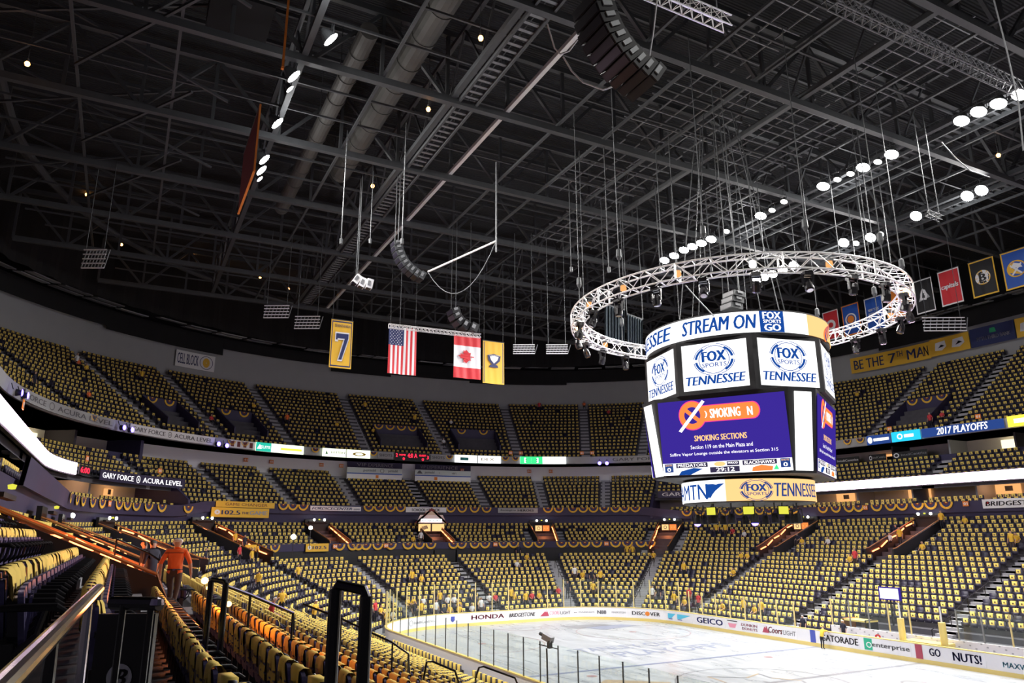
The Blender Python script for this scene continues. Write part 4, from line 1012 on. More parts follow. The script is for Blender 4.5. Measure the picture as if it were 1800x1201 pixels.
cyl_sign('parapet_sign', 'larger orange 102.5 THE GAME sign under GAME CHANGER', 20.85, (370, 905), (471, 912), 9.35, 10.25, 'gold', [('102.5', .18, .5, .28, .72, 'navy', 0, .04), ('THE', .53, .65, .35, .6, 'navy', 0, .03), ('GAME', .67, .97, .28, .72, 'deck_wall', 0, .04), ('o', .1, .5, .05, .25, 'signwhite', .7)])
cyl_sign('parapet_sign', 'white BRIDGESTONE sign on the deck parapet at the right edge', 20.8, (1728, 885), (1850, 873), 9.55, 10.3, 'signwhite', [('BRIDGESTONE', .05, .95, .25, .75, 'black', .12, .03), ('p', [(.04, .5), (.09, .78), (.1, .5)], 'red')])
cyl_sign('fascia_lettering', 'dark band with white GARY FORCE ACURA LEVEL letters above the near suites', 22.5, (174, 840), (322, 865), 11.85, 12.7, 'navy_wall', T_GFAL('e_letter'))
cyl_sign('fascia_lettering', 'dark band with white GARY FORCE letters left of the scoreboard foot', 22.5, (1140, 878), (1330, 868), 11.85, 12.7, 'navy_wall', T_GFAL('signwhite'), us2=(61, 47.5))
cyl_sign('wall_clock', 'small red 6:00 clock at the end of the left light ribbon', 22.4, (137, 830), (157, 836), 12.0, 12.7, 'black', [('6:00', .12, .88, .2, .8, 'e_red', 0, .03)], 'clock')
for k, (a, b, c_) in enumerate((((1462, 822), (1512, 818), 'left'), ((1530, 815), (1560, 813), 'middle, smaller'), ((1572, 810), (1632, 804), 'right'))):
    cyl_sign('suite_sign', 'dark InteliCentrics sign with white ring on the far side deck, the %s one' % c_, 26.95, a, b, 15.0, 15.7, 'black', [('InteliCentrics', .24, .98, .35, .7, 'signwhite', 0, .02), ('o', .1, .5, .085, .34, 'signwhite', .4)])
# light ribbons
for nm, a, b, lab in (('light_ribbon', 24.0-40, 47.4, 'long glowing white ribbon board along the far side deck'), ('light_ribbon', 119.9, 148, 'glowing white ribbon board sweeping in from the left edge')):
    mb = MB(); mb.band(us(a, b, 1.2), [(22.42, 11.95), (22.42, 12.75), (22.55, 12.75), (22.55, 11.95)], 'e_ribbon'); mb.band(us(a, b, 1.2), [(22.5, 11.85), (22.5, 12.85), (22.7, 12.85), (22.7, 11.85)], 'black')
    tag(mb.build(nm), lab, 'light')
# CELL BLOCK and the big right-hand banner
cyl_sign('cell_block_banner', 'white CELL BLOCK banner with a gold head emblem on the upper wall', 39.7, (308, 632), (376, 648), 27.6, 29.6, 'signwhite', [('CELL BLOCK', .04, .58, .2, .85, 'navy', 0, .03), ('o', .78, .5, .09, .3, 'gold', .9), ('o', .78, .5, .17, .42, 'navy', .08)])
cyl_sign('wall_banner', 'long gold BE THE 7TH MAN banner on the far upper wall', 39.3, (1497, 650), (1637, 622), 27.6, 29.6, 'gold', [('BE THE', .04, .38, .2, .8, 'navy', 0, .02), ('7', .44, .52, .2, .8, 'navy'), ('TH', .53, .6, .5, .85, 'navy'), ('MAN', .65, .95, .2, .8, 'navy', 0, .02)])
cyl_sign('wall_banner', 'gold banner piece with two cat head crests on the far upper wall', 39.25, (1637, 622), (1706, 606), 27.7, 29.7, 'gold', [('p', [(.12, .3), (.3, .25), (.42, .45), (.4, .8), (.15, .75)], 'signwhite'), ('p', [(.2, .4), (.38, .5), (.3, .6)], 'navy'), ('p', [(.55, .3), (.75, .25), (.88, .45), (.85, .8), (.6, .75)], 'signwhite'), ('p', [(.65, .4), (.83, .5), (.74, .6)], 'navy')])
cyl_sign('wall_banner', 'navy FIFTH THIRD BANK banner on the far upper wall', 39.25, (1708, 606), (1786, 588), 27.7, 29.8, 'navy', [('FIFTH THIRD BANK', .15, .9, .28, .48, 'signwhite', 0, .02), ('p', [(.45, .6), (.6, .6), (.58, .85), (.47, .85)], 'green')])
cyl_sign('wall_banner', 'gold banner piece with a white crest at the right picture edge', 39.25, (1788, 588), (1835, 576), 27.7, 29.8, 'gold', [('p', [(.15, .3), (.6, .25), (.8, .5), (.6, .8), (.2, .7)], 'signwhite')])
for k, u in enumerate([10, 18, 26, 31, 40]):
    pass
# ================================================================ bunting fans and section plates
mb = MB()
NF = 13
for r0, r1, m in ((.43, .62, 'gold'), (.24, .43, 'navy'), (.10, .24, 'maroon'), (0, .10, 'gold')):
    vs = []; fs = []
    for k in range(NF*2+1):
        a = math.pi+math.pi*k/(NF*2); o_ = .03 if k % 2 else 0
        for r in (r0, r1): vs.append((r*math.cos(a), -o_*r/.6, r*math.sin(a)))
    for k in range(NF*2): fs.append((2*k, 2*k+2, 2*k+3, 2*k+1))
    mb.add(vs, fs, m)
FAN = mb.build('bunting_fan'); fan_n = 0
def fan(px, py, d, where, k, s=1.0, zz=None):
    global fan_n
    u, z = hit_off(px, py, d); x, y, nx, ny = P(u, d-.06); o = FAN if fan_n == 0 else FAN.copy()
    if fan_n: COL.objects.link(o)
    z = zz if zz is not None else z
    o.matrix_world = Matrix(((-ny*s, nx*s, 0, x), (nx*s, ny*s, 0, y), (0, 0, s, z), (0, 0, 0, 1))); fan_n += 1
    tag(o, 'gold and navy bunting fan, %s from the left on the %s' % (ORD[k], where), 'bunting', 'bunting fans on the parapets')
rows_ = [('end cross walk parapet', 15.2, 6.75, 952, [460, 483, 597, 620, 630, 643, 664, 687, 717, 737, 757, 797, 811, 834, 852, 885, 903, 928, 948, 987, 1008, 1028, 1049, 1082, 1103, 1127, 1143]),
         ('end deck parapet', 20.85, 10.78, 893, [497, 514, 532, 648, 666, 686, 704, 792, 812, 834, 855, 963, 982, 1007, 1025, 1043, 1062, 1082, 1098, 1117]),
         ('far side parapet', 20.85, 10.22, 893, [1207, 1230, 1255, 1275, 1300, 1335, 1352, 1375, 1395, 1447, 1470, 1493, 1510, 1542, 1567, 1587, 1615, 1638, 1665]),
         ('near corner parapet', 20.85, 10.22, 893, [120, 132, 143, 160, 177, 207, 222, 238, 260, 283, 330]),
         ('upper fascia', 25.2, 17.35, 790, [165, 407, 430, 555, 657, 790, 888, 906, 1490, 1513])]
for w, d, zz, py, L in rows_:
    for k, px in enumerate(L): fan(px, py if d < 25 else (730 if px < 200 else 775), d, w, k, 1.0 if d < 25 else .8, zz)
mb = MB(); mb.box((0, -.02, 0), (.5, .03, .42), 'orange'); v, f, mx = text_polys('10', 0, .03); mb.add([(-.18+a/mx[0]*.36, -.04, -.12+b/mx[1]*.24) for a, b in v], f, 'signwhite'); PL = mb.build('section_plate'); pn = 0
for d, zz, lst, wh in ((15.2, 6.55, [(678, 955), (870, 955), (1066, 955), (588, 955)], 'cross walk parapet'), (20.85, 10.0, [(1523, 893), (1700, 888), (188, 895), (1320, 893)], 'deck parapet'), (29.35, 15.9, [(432, 797), (477, 800), (565, 806), (600, 808), (812, 823), (930, 823), (968, 823)], 'end deck back wall'), (25.1, 17.9, [(897, 755), (915, 755), (1022, 770), (1040, 770), (1560, 715), (1713, 686)], 'upper deck'), (22.4, 13.2, [(25, 765), (152, 790), (280, 812)], 'near side deck')):
    for k, (px, py) in enumerate(lst):
        u, _ = hit_off(px, py, d); x, y, nx, ny = P(u, d-.12); o = PL if pn == 0 else PL.copy()
        if pn: COL.objects.link(o)
        o.matrix_world = Matrix(((-ny, nx, 0, x), (nx, ny, 0, y), (0, 0, 1, zz), (0, 0, 0, 1))); pn += 1
        tag(o, 'small orange section number plate, %s listed on the %s' % (ORD[k], wh), 'sign', 'orange section plates')

# wheelchair platforms in the upper deck: dark floor, navy back wall with bunting, loose black chairs
k_ = 0
for a, b in ADA:
    w0, w1 = a+.15, b-.15; zf_ = z_up(2)+.03
    mb = MB(); mb.band(us(w0, w1, .8), [(27.7, zf_), (31.4, zf_+.02), (31.4, z_up(7)+.75), (31.5, z_up(7)+.75), (31.5, zf_-.3), (27.7, zf_-.3)], 'navy_wall')
    for u in (w0, w1): mb.band([u-.05, u+.05], [(27.6, zf_), (27.6, zf_+1.0), (31.5, z_up(7)+.75), (31.5, zf_)], 'navy_wall')
    struct(mb.build('wall_platform'))
    n_ = max(2, int((w1-w0)/1.5))
    for j in range(n_):
        u = w0+(w1-w0)*(j+.5)/n_; x, y, nx, ny = P(u, 31.33); o = FAN.copy(); COL.objects.link(o); o.matrix_world = Matrix(((-ny, nx, 0, x), (nx, ny, 0, y), (0, 0, 1, z_up(7)+.7), (0, 0, 0, 1)))
        k_ += 1; tag(o, 'gold and navy bunting fan behind an upper deck platform, %s of those' % ORD[k_-1], 'bunting', 'bunting fans on the upper platforms')
    for j in range(n_+1):
        u = w0+.6+(w1-w0-1.2)*j/n_; x, y, nx, ny = P(u, 29.2+.5*(j % 2)); t = empty('loose_chair', (x, y, zf_+.03), math.atan2(ny, nx), 'black loose chair on an upper deck platform, %s of those' % ORD[min(k_+j*7, 80)], 'chair', 'loose chairs on the upper platforms')
        m_ = MB(); m_.box((0, 0, .45), (.42, .42, .04), 'black_gloss'); m_.build('seat', t)
        m_ = MB(); m_.box((.2, 0, .7), (.03, .42, .42), 'black_gloss'); m_.build('backrest', t)
        for sx in (-.18, .18):
            for sy in (-.18, .18): m_ = MB(); m_.tube([(sx, sy, 0), (sx, sy, .45)], .014, 'steel', 5); m_.build('leg', t)

mb = MB(); q_ = .95/dl(72.3, 20.6); z_ = z_low(13, 72.3)+.1; mb.band([72.3-q_, 72.3+q_], [(20.6, z_+1.5), (20.6, z_+2.9), (20.7, z_+2.9), (20.7, z_+1.5)], 'e_cyan'); mb.band([72.3-q_*.06, 72.3+q_*.06], [(20.55, z_), (20.55, z_+2.9), (20.6, z_+2.9), (20.6, z_)], 'black'); struct(mb.build('door_lit_exit'))
# ================================================================ rink side adverts
mat('ad_maroon', (.42, .06, .10), .5); mat('ad_blue', (.06, .09, .42), .5); mat('ad_cyan', (.10, .55, .78), .5); mat('ad_pink', (.80, .30, .40), .5); mat('ad_grey', (.42, .43, .45), .5); mat('ad_green', (.02, .42, .24), .5)
def ad(label, a, b, items):
    cyl_sign('board_advert', label, 0, a, b, .27, 1.05, 'board', items, 'advert', th=.012, lift=.02)
def mountain(x, w): return ('p', [(x, .2), (x+w, .2), (x+w*.62, .85), (x+w*.5, .6), (x+w*.35, .75)], 'ad_maroon')
ad('pale grey IntelliCentrics advert at the left end of the boards', (718, 1095), (765, 1090), [('IntelliCentrics', .22, .98, .35, .65, 'ad_grey'), ('o', .1, .5, .08, .3, 'ad_grey', .25)])
ad('small blue NHL shield advert on the end boards', (790, 1085), (815, 1084), [('p', [(.15, .75), (.55, .75), (.55, .35), (.35, .15), (.15, .35)], 'ad_blue'), ('NHL', .2, .5, .4, .6, 'board')])
ad('red HONDA advert on the end boards', (826, 1083), (888, 1080), [('HONDA', .04, .96, .3, .75, 'ad_maroon', 0, .03)])
ad('black BRIDGESTONE advert on the end boards', (893, 1080), (942, 1078), [('BRIDGESTONE', .03, .97, .3, .72, 'black', .25, .03)])
ad('COORS LIGHT advert with a maroon mountain on the end boards', (946, 1078), (1004, 1076), [mountain(.02, .2), ('COORS', .24, .6, .3, .7, 'ad_pink', .25, .02), ('LIGHT', .63, .97, .3, .65, 'greyletter')])
ad('thin advert row with an 88 mark on the end boards', (1006, 1076), (1102, 1076), [('...', .03, .08, .4, .5, 'greyletter'), ('MARKEIM', .12, .4, .4, .6, 'ad_grey'), ('N88', .46, .62, .3, .7, 'greyletter', 0, .04), ('MARKSTEIN', .72, .98, .4, .6, 'ad_grey', .2)])
ad('DISCOVER advert with an orange O on the corner boards', (1108, 1079), (1166, 1082), [('DISC', .06, .44, .3, .7, 'black', 0, .03), ('o', .51, .5, .07, .24, 'orange', 1.0), ('VER', .59, .9, .3, .7, 'black', 0, .03)])
ad('pair of blue SAP adverts on the corner boards', (1172, 1085), (1219, 1092), [('p', [(.08, .25), (.25, .25), (.48, .75), (.08, .75)], 'ad_cyan'), ('SAP', .1, .34, .4, .65, 'board'), ('#', .1, .3, .14, .22, 'ad_blue'), ('p', [(.56, .25), (.73, .25), (.96, .75), (.56, .75)], 'ad_cyan'), ('SAP', .58, .82, .4, .65, 'board'), ('#', .58, .78, .14, .22, 'ad_blue')])
ad('dark blue GEICO advert on the corner boards', (1222, 1093), (1276, 1102), [('GEICO', .08, .92, .22, .78, 'ad_blue', 0, .03)])
ad('pink DUNKIN DONUTS advert with a cup on the far boards', (1278, 1103), (1334, 1112), [('p', [(.1, .2), (.28, .2), (.33, .6), (.05, .6)], 'ad_pink'), ('#', .03, .36, .8, .88, 'black'), ('DUNKIN', .48, .97, .5, .75, 'ad_pink', 0, .03), ('DONUTS', .5, .97, .15, .4, 'ad_pink', 0, .03)])
ad('COORS LIGHT advert with a maroon mountain on the far boards', (1340, 1114), (1402, 1122), [mountain(.02, .2), ('Coors', .2, .6, .25, .8, 'ad_maroon', .25, .03), ('LIGHT', .63, .97, .25, .65, 'greyletter', 0, .01)])
ad('blue vertical stripe advert where the blue line meets the boards', (1426, 1125), (1435, 1127), [('#', 0, 1, -.2, 1, 'ad_blue')])
ad('black GATORADE advert on the far boards beside the leaning person', (1444, 1128), (1512, 1138), [('GATORADE', .02, .97, .25, .78, 'black', 0, .03)])
ad('green and grey enterprise advert on the far boards', (1519, 1139), (1603, 1150), [('#', .02, .2, .05, .95, 'ad_green'), ('o', .13, .45, .06, .22, 'board', .3), ('enterprise', .2, .98, .25, .7, 'ad_grey', 0, .03)])
ad('red vertical stripe advert where the centre line meets the boards', (1611, 1150), (1623, 1152), [('#', 0, 1, -.2, 1, 'ad_maroon')])
ad('dark blue GO NUTS! advert on the far boards', (1632, 1153), (1735, 1168), [('GO', .04, .24, .3, .85, 'navy', 0, .04), ('NUTS!', .46, .93, .2, .8, 'navy', 0, .04)])
ad('pale blue MAXWELL advert at the right edge of the boards', (1760, 1171), (1835, 1181), [('MAXWELL', .06, .95, .25, .6, 'ad_cyan')])
# ================================================================ paint under the ice
mat('paint_blue', (.16, .19, .29), .3); mat('paint_grey', (.19, .20, .23), .3); mat('paint_red', (.28, .18, .20), .3); mat('paint_tan', (.34, .27, .19), .3); mat('paint_pale', (.20, .23, .32), .3)
mb = MB(); G = lambda x, y: (x, y, .006); G2 = lambda x, y: (x, y, .010)
for x in (-7.62, 7.62): put_rect(mb, G, x-.15, x+.15, -12.9, 12.9, 'paint_blue')
put_rect(mb, G, -.15, .15, -12.9, 12.9, 'paint_grey'); put_rect(mb, G, -27.13, -27.07, -11.2, 11.2, 'paint_red')
put_ring(mb, G, 0, 0, 4.57, 4.57, .02, 'paint_grey', 0, 360, 64)
for sx in (-1,):
    for sy in (-1, 1):
        put_ring(mb, G, -20.42, sy*6.7, 4.57, 4.57, .014, 'paint_red', 0, 360, 56); put_disc(mb, G, -20.42, sy*6.7, .3, .3, 'paint_red'); put_disc(mb, G, -6.1, sy*6.7, .3, .3, 'paint_red'); put_disc(mb, G, 6.1, sy*6.7, .3, .3, 'paint_red')
put_ring(mb, G, -27.1, 0, 1.83, 1.83, .04, 'paint_red', -90, 90, 20)
TX_ = lambda x, y: (-11.2-y, x, .008)     # lettering read from the camera side
put_text(mb, 'STANLEY CUP', lambda x, y: (-13.4-y, x, .008), -3.2, 5.8, 0, 1.5, 'paint_pale', .1, .0)
put_text(mb, 'PLAYOFFS', lambda x, y: (-10.6-y, x, .008), -1.2, 8.2, 0, 1.9, 'paint_pale', .1, .0)
put_poly(mb, [(-26.5, 3.5), (-24.2, 3.8), (-24.4, 8.0), (-26.2, 7.6)], G, 'paint_grey'); put_poly(mb, [(-24.6, 4.8), (-22.6, 5.4), (-23.6, 9.5), (-24.9, 8.8)], G2, 'paint_pale')
put_poly(mb, [(-4.9, -6.6), (-2.6, -9.6), (.2, -7.2), (-2.6, -4.0)], G, 'paint_tan'); put_ring(mb, G2, -2.4, -6.9, 1.3, .8, .5, 'paint_grey')
# centre emblem: snarling cat profile in outline
cat = [(-2.9, -1.2), (-1.6, .4), (-2.2, 1.9), (-.9, 1.5), (.4, 2.4), (1.2, 1.9), (2.4, 1.7), (1.9, .6), (3.0, -.2), (1.8, -.8), (2.1, -1.8), (.6, -1.4), (-.4, -2.3), (-1.2, -1.5), (-2.9, -1.2)]
for i in range(len(cat)-1):
    a, b = np.array(cat[i]), np.array(cat[i+1]); n_ = np.array([-(b-a)[1], (b-a)[0]]); n_ = n_/np.linalg.norm(n_)*.07
    mb.add([(*(a-n_), .009), (*(b-n_), .009), (*(b+n_), .009), (*(a+n_), .009)], [(0, 1, 2, 3)], 'paint_tan' if i % 2 else 'paint_grey')
for pts in ([(-.6, .5), (.8, .9), (.4, .2)], [(-.4, -.6), (1.2, -.2), (1.4, -.9), (.2, -1.1)]): put_poly(mb, pts, G2, 'paint_grey')
put_text(mb, 'NASHVILLE', lambda x, y: (6.4-y, x, .008), -3, 4, 0, .8, 'paint_grey'); put_ring(mb, G, 4.6, 6.9, 1.6, .8, .12, 'paint_grey')
struct(mb.build('floor_ice_markings'))
# ================================================================ benches and boxes on the far side
mb = MB(); mb.band(us(14.0, 29.6, 1), [(1.6, 0), (1.6, 1.35), (1.75, 1.35), (1.75, 0)], 'board')
fn = lambda x, y: (*P(x, 1.57)[:2], y)
for k in range(46):
    u = 14.3+.34*k; 
    if u < 29.4: put_disc(mb, fn, u, 1.0+.15*(k % 3), .07, .045, 'ad_grey', 8); put_disc(mb, fn, u+.12, .72+.12*(k % 2), .06, .04, 'ad_grey', 8)
put_ring(mb, fn, 25.9, .95, .22, .16, .6, 'red'); struct(mb.build('wall_bench_back'))
for u in (20.6, 23.3):
    mb = MB(); x, y, _, _ = P(u, .5); mb.tube([(x, y, .9), (x, y, 2.4)], [.2, .2], 'kick', 10); mb.tube([(x, y, 2.4), (x, y, 3.3)], .05, 'signwhite', 6)
    tag(mb.build('padded_gate_post'), 'thick yellow padded post at the penalty box gate, the %s one' % ('right' if u < 22 else 'left'), 'post')
mb = MB(); mb.band([20.6, 23.3], [(.3, .95), (.3, 1.15), (1.5, 1.15), (1.5, .95)], 'kick'); tag(mb.build('gate_bench'), 'yellow bench top between the two padded gate posts', 'bench')
mb = MB()
for a, b in ((14.1, 20.5), (23.4, 29.5)):
    n = 4
    for k in range(n):
        u0, u1 = a+(b-a)*k/n, a+(b-a)*(k+1)/n; p, q = P(u0, 1.68), P(u1, 1.68); mb.add([(p[0], p[1], 1.35), (q[0], q[1], 1.35), (q[0], q[1], 3.1), (p[0], p[1], 3.1)], [(0, 1, 2, 3)], 'rink_glass')
struct(mb.build('window_bench_glass'))
for u in (14.1, 15.7, 17.3, 18.9, 20.4, 23.5, 25, 26.5, 28, 29.5):
    mb = MB(); x, y, _, _ = P(u, 1.68); mb.box((x, y, 2.2), (.07, .07, 1.8), 'yellow_post' if int(u) % 2 else 'steel_light'); struct(mb.build('trim_bench_post'))
mb = MB(); x, y, _, _ = P(25.9, 3.3); mb.box((x, y, 3.6), (1.6, .12, .85), 'e_screen'); mb.box((x, y-.07, 3.6), (1.4, .02, .68), 'e_white'); mb.box((x, y, 2.4), (.1, .1, 1.7), 'black')
tag(mb.build('bench_monitor'), 'small lit monitor with a violet rim behind the penalty box', 'monitor')
mb = MB(); x, y, _, _ = P(28.2, 2.9); mb.box((x, y, 1.7), (2.0, 1.2, .1), 'kick'); mb.box((x-.9, y, 1.2), (.12, 1.2, 1.2), 'wood_orange'); mb.box((x+.9, y, 1.2), (.12, 1.2, 1.2), 'black'); tag(mb.build('scorer_table'), 'brown and yellow officials table beside the penalty box', 'table')
# ================================================================ flags and banners
def cloth(name, label, TL, TR, BL, plane, paint, group=None, nx=26, ny=36, amp=.05, cat='banner'):
    f = at_x if plane[0] == 'x' else at_y; v = plane[1]; a, b, c_ = f(*TL, v), f(*TR, v), f(*BL, v)
    ax = 1 if plane[0] == 'x' else 0; w0, w1 = a[ax], b[ax]; z1 = (a[2]+b[2])/2; z0 = c_[2]+(z1-a[2])
    mb = MB(); W_, H_ = abs(w1-w0), z1-z0; vs = []
    def pos(x, y, lift=0):
        o = amp*math.sin(x*9+y*1.5)*(1-y)*.9+amp*.5*math.sin(x*21+y*3)
        p = [0, 0, z0+H_*y]; p[ax] = w0+(w1-w0)*x; p[1-ax] = v+(o+lift if plane[0] == 'x' else o-lift); return tuple(p)
    for j in range(ny+1):
        for i in range(nx+1): vs.append(pos(i/nx, j/ny))
    base = {}
    for j in range(ny):
        for i in range(nx):
            m = paint['field']((i+.5)/nx, (j+.5)/ny); base.setdefault(m, []).append((j*(nx+1)+i, j*(nx+1)+i+1, (j+1)*(nx+1)+i+1, (j+1)*(nx+1)+i))
    first = True
    for m, fs in base.items():
        if first: mb.add(vs, fs, m); first = False
        else:
            k = mb.mi(m)
            for q in fs: mb.f.append(q); mb.m.append(k)
    F = lambda x, y: pos(x, y, .05+amp); F2 = lambda x, y: pos(x, y, .08+amp)
    for it in paint.get('art', []): it(mb, F, F2)
    mb.tube([pos(-.02, 1.0), pos(1.02, 1.0)], .04, 'steel', 6); 
    for x in (.05, .95): p = pos(x, 1.0); mb.tube([p, (p[0], p[1], ZT+.3 if p[2] < ZT else p[2]+1)], .015, 'steel', 4)
    o = mb.build(name); return tag(o, label, cat, group)
edge = lambda m, e, w=.05: (lambda x, y: e if (x < w or x > 1-w or y < w*.7 or y > 1-w*.7) else m)
def T(s, x0, x1, y0, y1, m, sh=0, bo=.02): return lambda mb, F, F2: put_text(mb, s, F2, x0, x1, y0, y1, m, sh, bo)
def Pl(pts, m, up=False): return lambda mb, F, F2: put_poly(mb, pts, F2 if up else F, m)
def Rg(cx_, cy_, rx, ry, w, m): return lambda mb, F, F2: put_ring(mb, F, cx_, cy_, rx, ry, w, m)
def Ds(cx_, cy_, rx, ry, m): return lambda mb, F, F2: put_disc(mb, F, cx_, cy_, rx, ry, m)
cloth('seven_banner', 'gold banner with a big navy 7 hanging left of the national flags', (583, 560), (621, 566), (579, 645), ('x', -27), {'field': lambda x, y: 'gold' if (x < .04 or x > .96 or y < .03 or y > .97) else ('navy' if (x < .08 or x > .92 or y < .055 or y > .945) else 'gold'), 'art': [Pl([(.2, .74), (.84, .74), (.84, .62), (.56, .14), (.34, .14), (.58, .58), (.34, .58), (.34, .54), (.2, .54)], 'signwhite'), Pl([(.24, .71), (.8, .71), (.8, .62), (.53, .17), (.4, .17), (.64, .61), (.31, .61), (.31, .58), (.24, .58)], 'navy', True), T('SEVENTH MAN', .16, .86, .84, .9, 'navy')]}, amp=.01)
cloth('national_flag', 'american flag hanging vertically from the thin flag truss', (684, 573), (733, 578), (685, 657), ('x', -27), {'field': lambda x, y: ('navy' if (x < 7/13 and y > .6) else ('red' if int(x*13) % 2 == 0 else 'signwhite')), 'art': [(lambda mb, F, F2: [put_poly(mb, [(x_+(.022 if q % 2 == 0 else .009)*math.sin(q*math.pi/5), y_+(.013 if q % 2 == 0 else .0055)*math.cos(q*math.pi/5)) for q in range(10)], F, 'signwhite') for r_ in range(11) for c__ in range(5) for x_, y_ in [(.05+.1*c__+(.05 if r_ % 2 else 0), .62+.036*r_)] if not (r_ % 2 and c__ == 4)])]}, nx=39, ny=30, amp=.05, cat='flag')
leaf = [(0, 1), (.12, .75), (.3, .82), (.24, .45), (.42, .6), (.48, .5), (.72, .54), (.64, .36), (.8, .28), (.42, .02), (.46, -.12), (.05, -.06), (.06, -.4), (-.06, -.4), (-.05, -.06), (-.46, -.12), (-.42, .02), (-.8, .28), (-.64, .36), (-.72, .54), (-.48, .5), (-.42, .6), (-.24, .45), (-.3, .82), (-.12, .75)]
cloth('national_flag', 'canadian flag with a red maple leaf hanging vertically', (798, 588), (845, 592), (802, 665), ('x', -27), {'field': lambda x, y: 'red' if (y > .75 or y < .25) else 'signwhite', 'art': [Pl([(.42+b_*.42, .5+a_*.2) for a_, b_ in leaf][::-1] if False else [(.46-(b_-.25)*.42, .5+a_*.2) for a_, b_ in leaf], 'red')]}, nx=24, ny=32, amp=.05, cat='flag')
cloth('crest_banner', 'gold banner with a small navy shield crest right of the canadian flag', (849, 599), (886, 602), (848, 674), ('x', -27), {'field': lambda x, y: 'gold' if (x < .03 or x > .97 or y < .02 or y > .98) else ('navy' if (x < .07 or x > .93 or y < .04 or y > .96) else 'gold'), 'art': [Pl([(.2, .66), (.5, .70), (.82, .66), (.78, .54), (.5, .40), (.24, .54)], 'navy'), Pl([(.3, .63), (.5, .655), (.72, .63), (.66, .55), (.5, .47), (.36, .55)], 'signwhite', True), T('CONFERENCE', .26, .76, .645, .675, 'signwhite'), Pl([(.28, .38), (.72, .38), (.66, .44), (.34, .44)], 'navy')]}, amp=.01)
BN = [((1445, 550), (1472, 543), (1452, 600), 'red', 'signwhite', 'red banner with a pale edge, first in the row behind the scoreboard', [Rg(.5, .5, .3, .18, .5, 'signwhite')]),
 ((1478, 539), (1508, 531), (1484, 592), 'blue', 'orange', 'blue banner with an orange edge and a round white emblem', [Rg(.5, .5, .32, .2, .22, 'signwhite'), Ds(.5, .5, .2, .12, 'orange')]),
 ((1518, 527), (1549, 517), (1527, 585), 'blue', 'signwhite', 'blue banner with a small white lettered band', [T('NEW YORK', .2, .8, .58, .66, 'signwhite', .1), T('RANGERS', .2, .8, .46, .54, 'signwhite', .1)]),
 ((1557, 513), (1586, 505), (1565, 568), 'orange', 'signwhite', 'orange banner partly hidden by the ring truss', [Ds(.45, .5, .2, .12, 'black'), Pl([(.5, .5), (.85, .62), (.85, .42)], 'signwhite')]),
 ((1604, 497), (1636, 485), (1608, 556), 'black', 'signwhite', 'black banner with a white bird on a triangle', [Pl([(.2, .35), (.82, .42), (.5, .72)], 'ad_grey'), Pl([(.3, .4), (.62, .36), (.7, .5), (.62, .66), (.45, .7), (.34, .56)], 'signwhite', True), Pl([(.42, .44), (.56, .42), (.58, .56), (.46, .58)], 'black', True)]),
 ((1647, 480), (1684, 468), (1657, 540), 'red', 'signwhite', 'red banner with slanting white lettering', [T('capitals', .12, .9, .42, .6, 'signwhite', .2, .05)]),
 ((1701, 463), (1745, 450), (1711, 525), 'black', 'gold', 'black banner with a gold edge and a spoked B wheel', [Ds(.5, .5, .3, .2, 'signwhite'), Rg(.5, .5, .3, .2, .12, 'gold'), Rg(.5, .5, .25, .165, .3, 'black'), T('B', .38, .62, .4, .6, 'black', 0, .05)]+[Pl([(.5+.3*math.cos(a_-.06), .5+.2*math.sin(a_-.06)), (.5+.3*math.cos(a_+.06), .5+.2*math.sin(a_+.06)), (.5+.15*math.cos(a_), .5+.1*math.sin(a_))], 'gold', True) for a_ in [k_*math.pi/4 for k_ in range(8)]]),
 ((1757, 447), (1806, 432), (1768, 512), 'blue', 'gold', 'blue banner with a gold edge and crossed swords under a buffalo', [Ds(.5, .5, .34, .22, 'gold'), Ds(.5, .5, .3, .19, 'blue'), Pl([(.3, .36), (.36, .34), (.72, .6), (.68, .63)], 'signwhite', True), Pl([(.7, .36), (.64, .34), (.28, .6), (.32, .63)], 'signwhite', True), Pl([(.3, .55), (.45, .66), (.66, .6), (.72, .5), (.5, .52)], 'signwhite', True)])]
for TL, TR, BL, m, e, lab, art in BN: cloth('team_banner', lab, TL, TR, BL, ('y', 38.9), {'field': edge(m, e), 'art': art}, 'team banners', 20, 26, .02)
# banners seen from below at the top left
mb = MB(); a = at_depth(500, 120, 22); b = at_depth(540, 0, 20)
for k, (q0, q1, m, lab) in enumerate((((497, 118), (508, -20), 'navy', 'dark banner edged with orange hanging at the top left, seen from below'), ((447, 300), (441, 150), 'maroon', 'dark red banner hanging in line with the left floodlight row'))):
    mb = MB(); A_ = at_y(*q0, -27.3); B_ = at_y(*q1, -27.3); x0, x1 = A_[0], B_[0]; z = A_[2]; zt = z+3.4
    mb.box(((x0+x1)/2, -27.3, (z+zt)/2), (abs(x1-x0), .05, zt-z), m); mb.bar((x0, -27.3, z), (x1, -27.3, z), .1, .08, 'orange'); mb.bar((x0, -27.3, z), (x0, -27.3, zt), .1, .08, 'orange'); mb.bar((x0, -27.3, zt), (x1, -27.3, zt), .08, .08, 'steel')
    tag(mb.build('hanging_banner'), lab, 'banner')
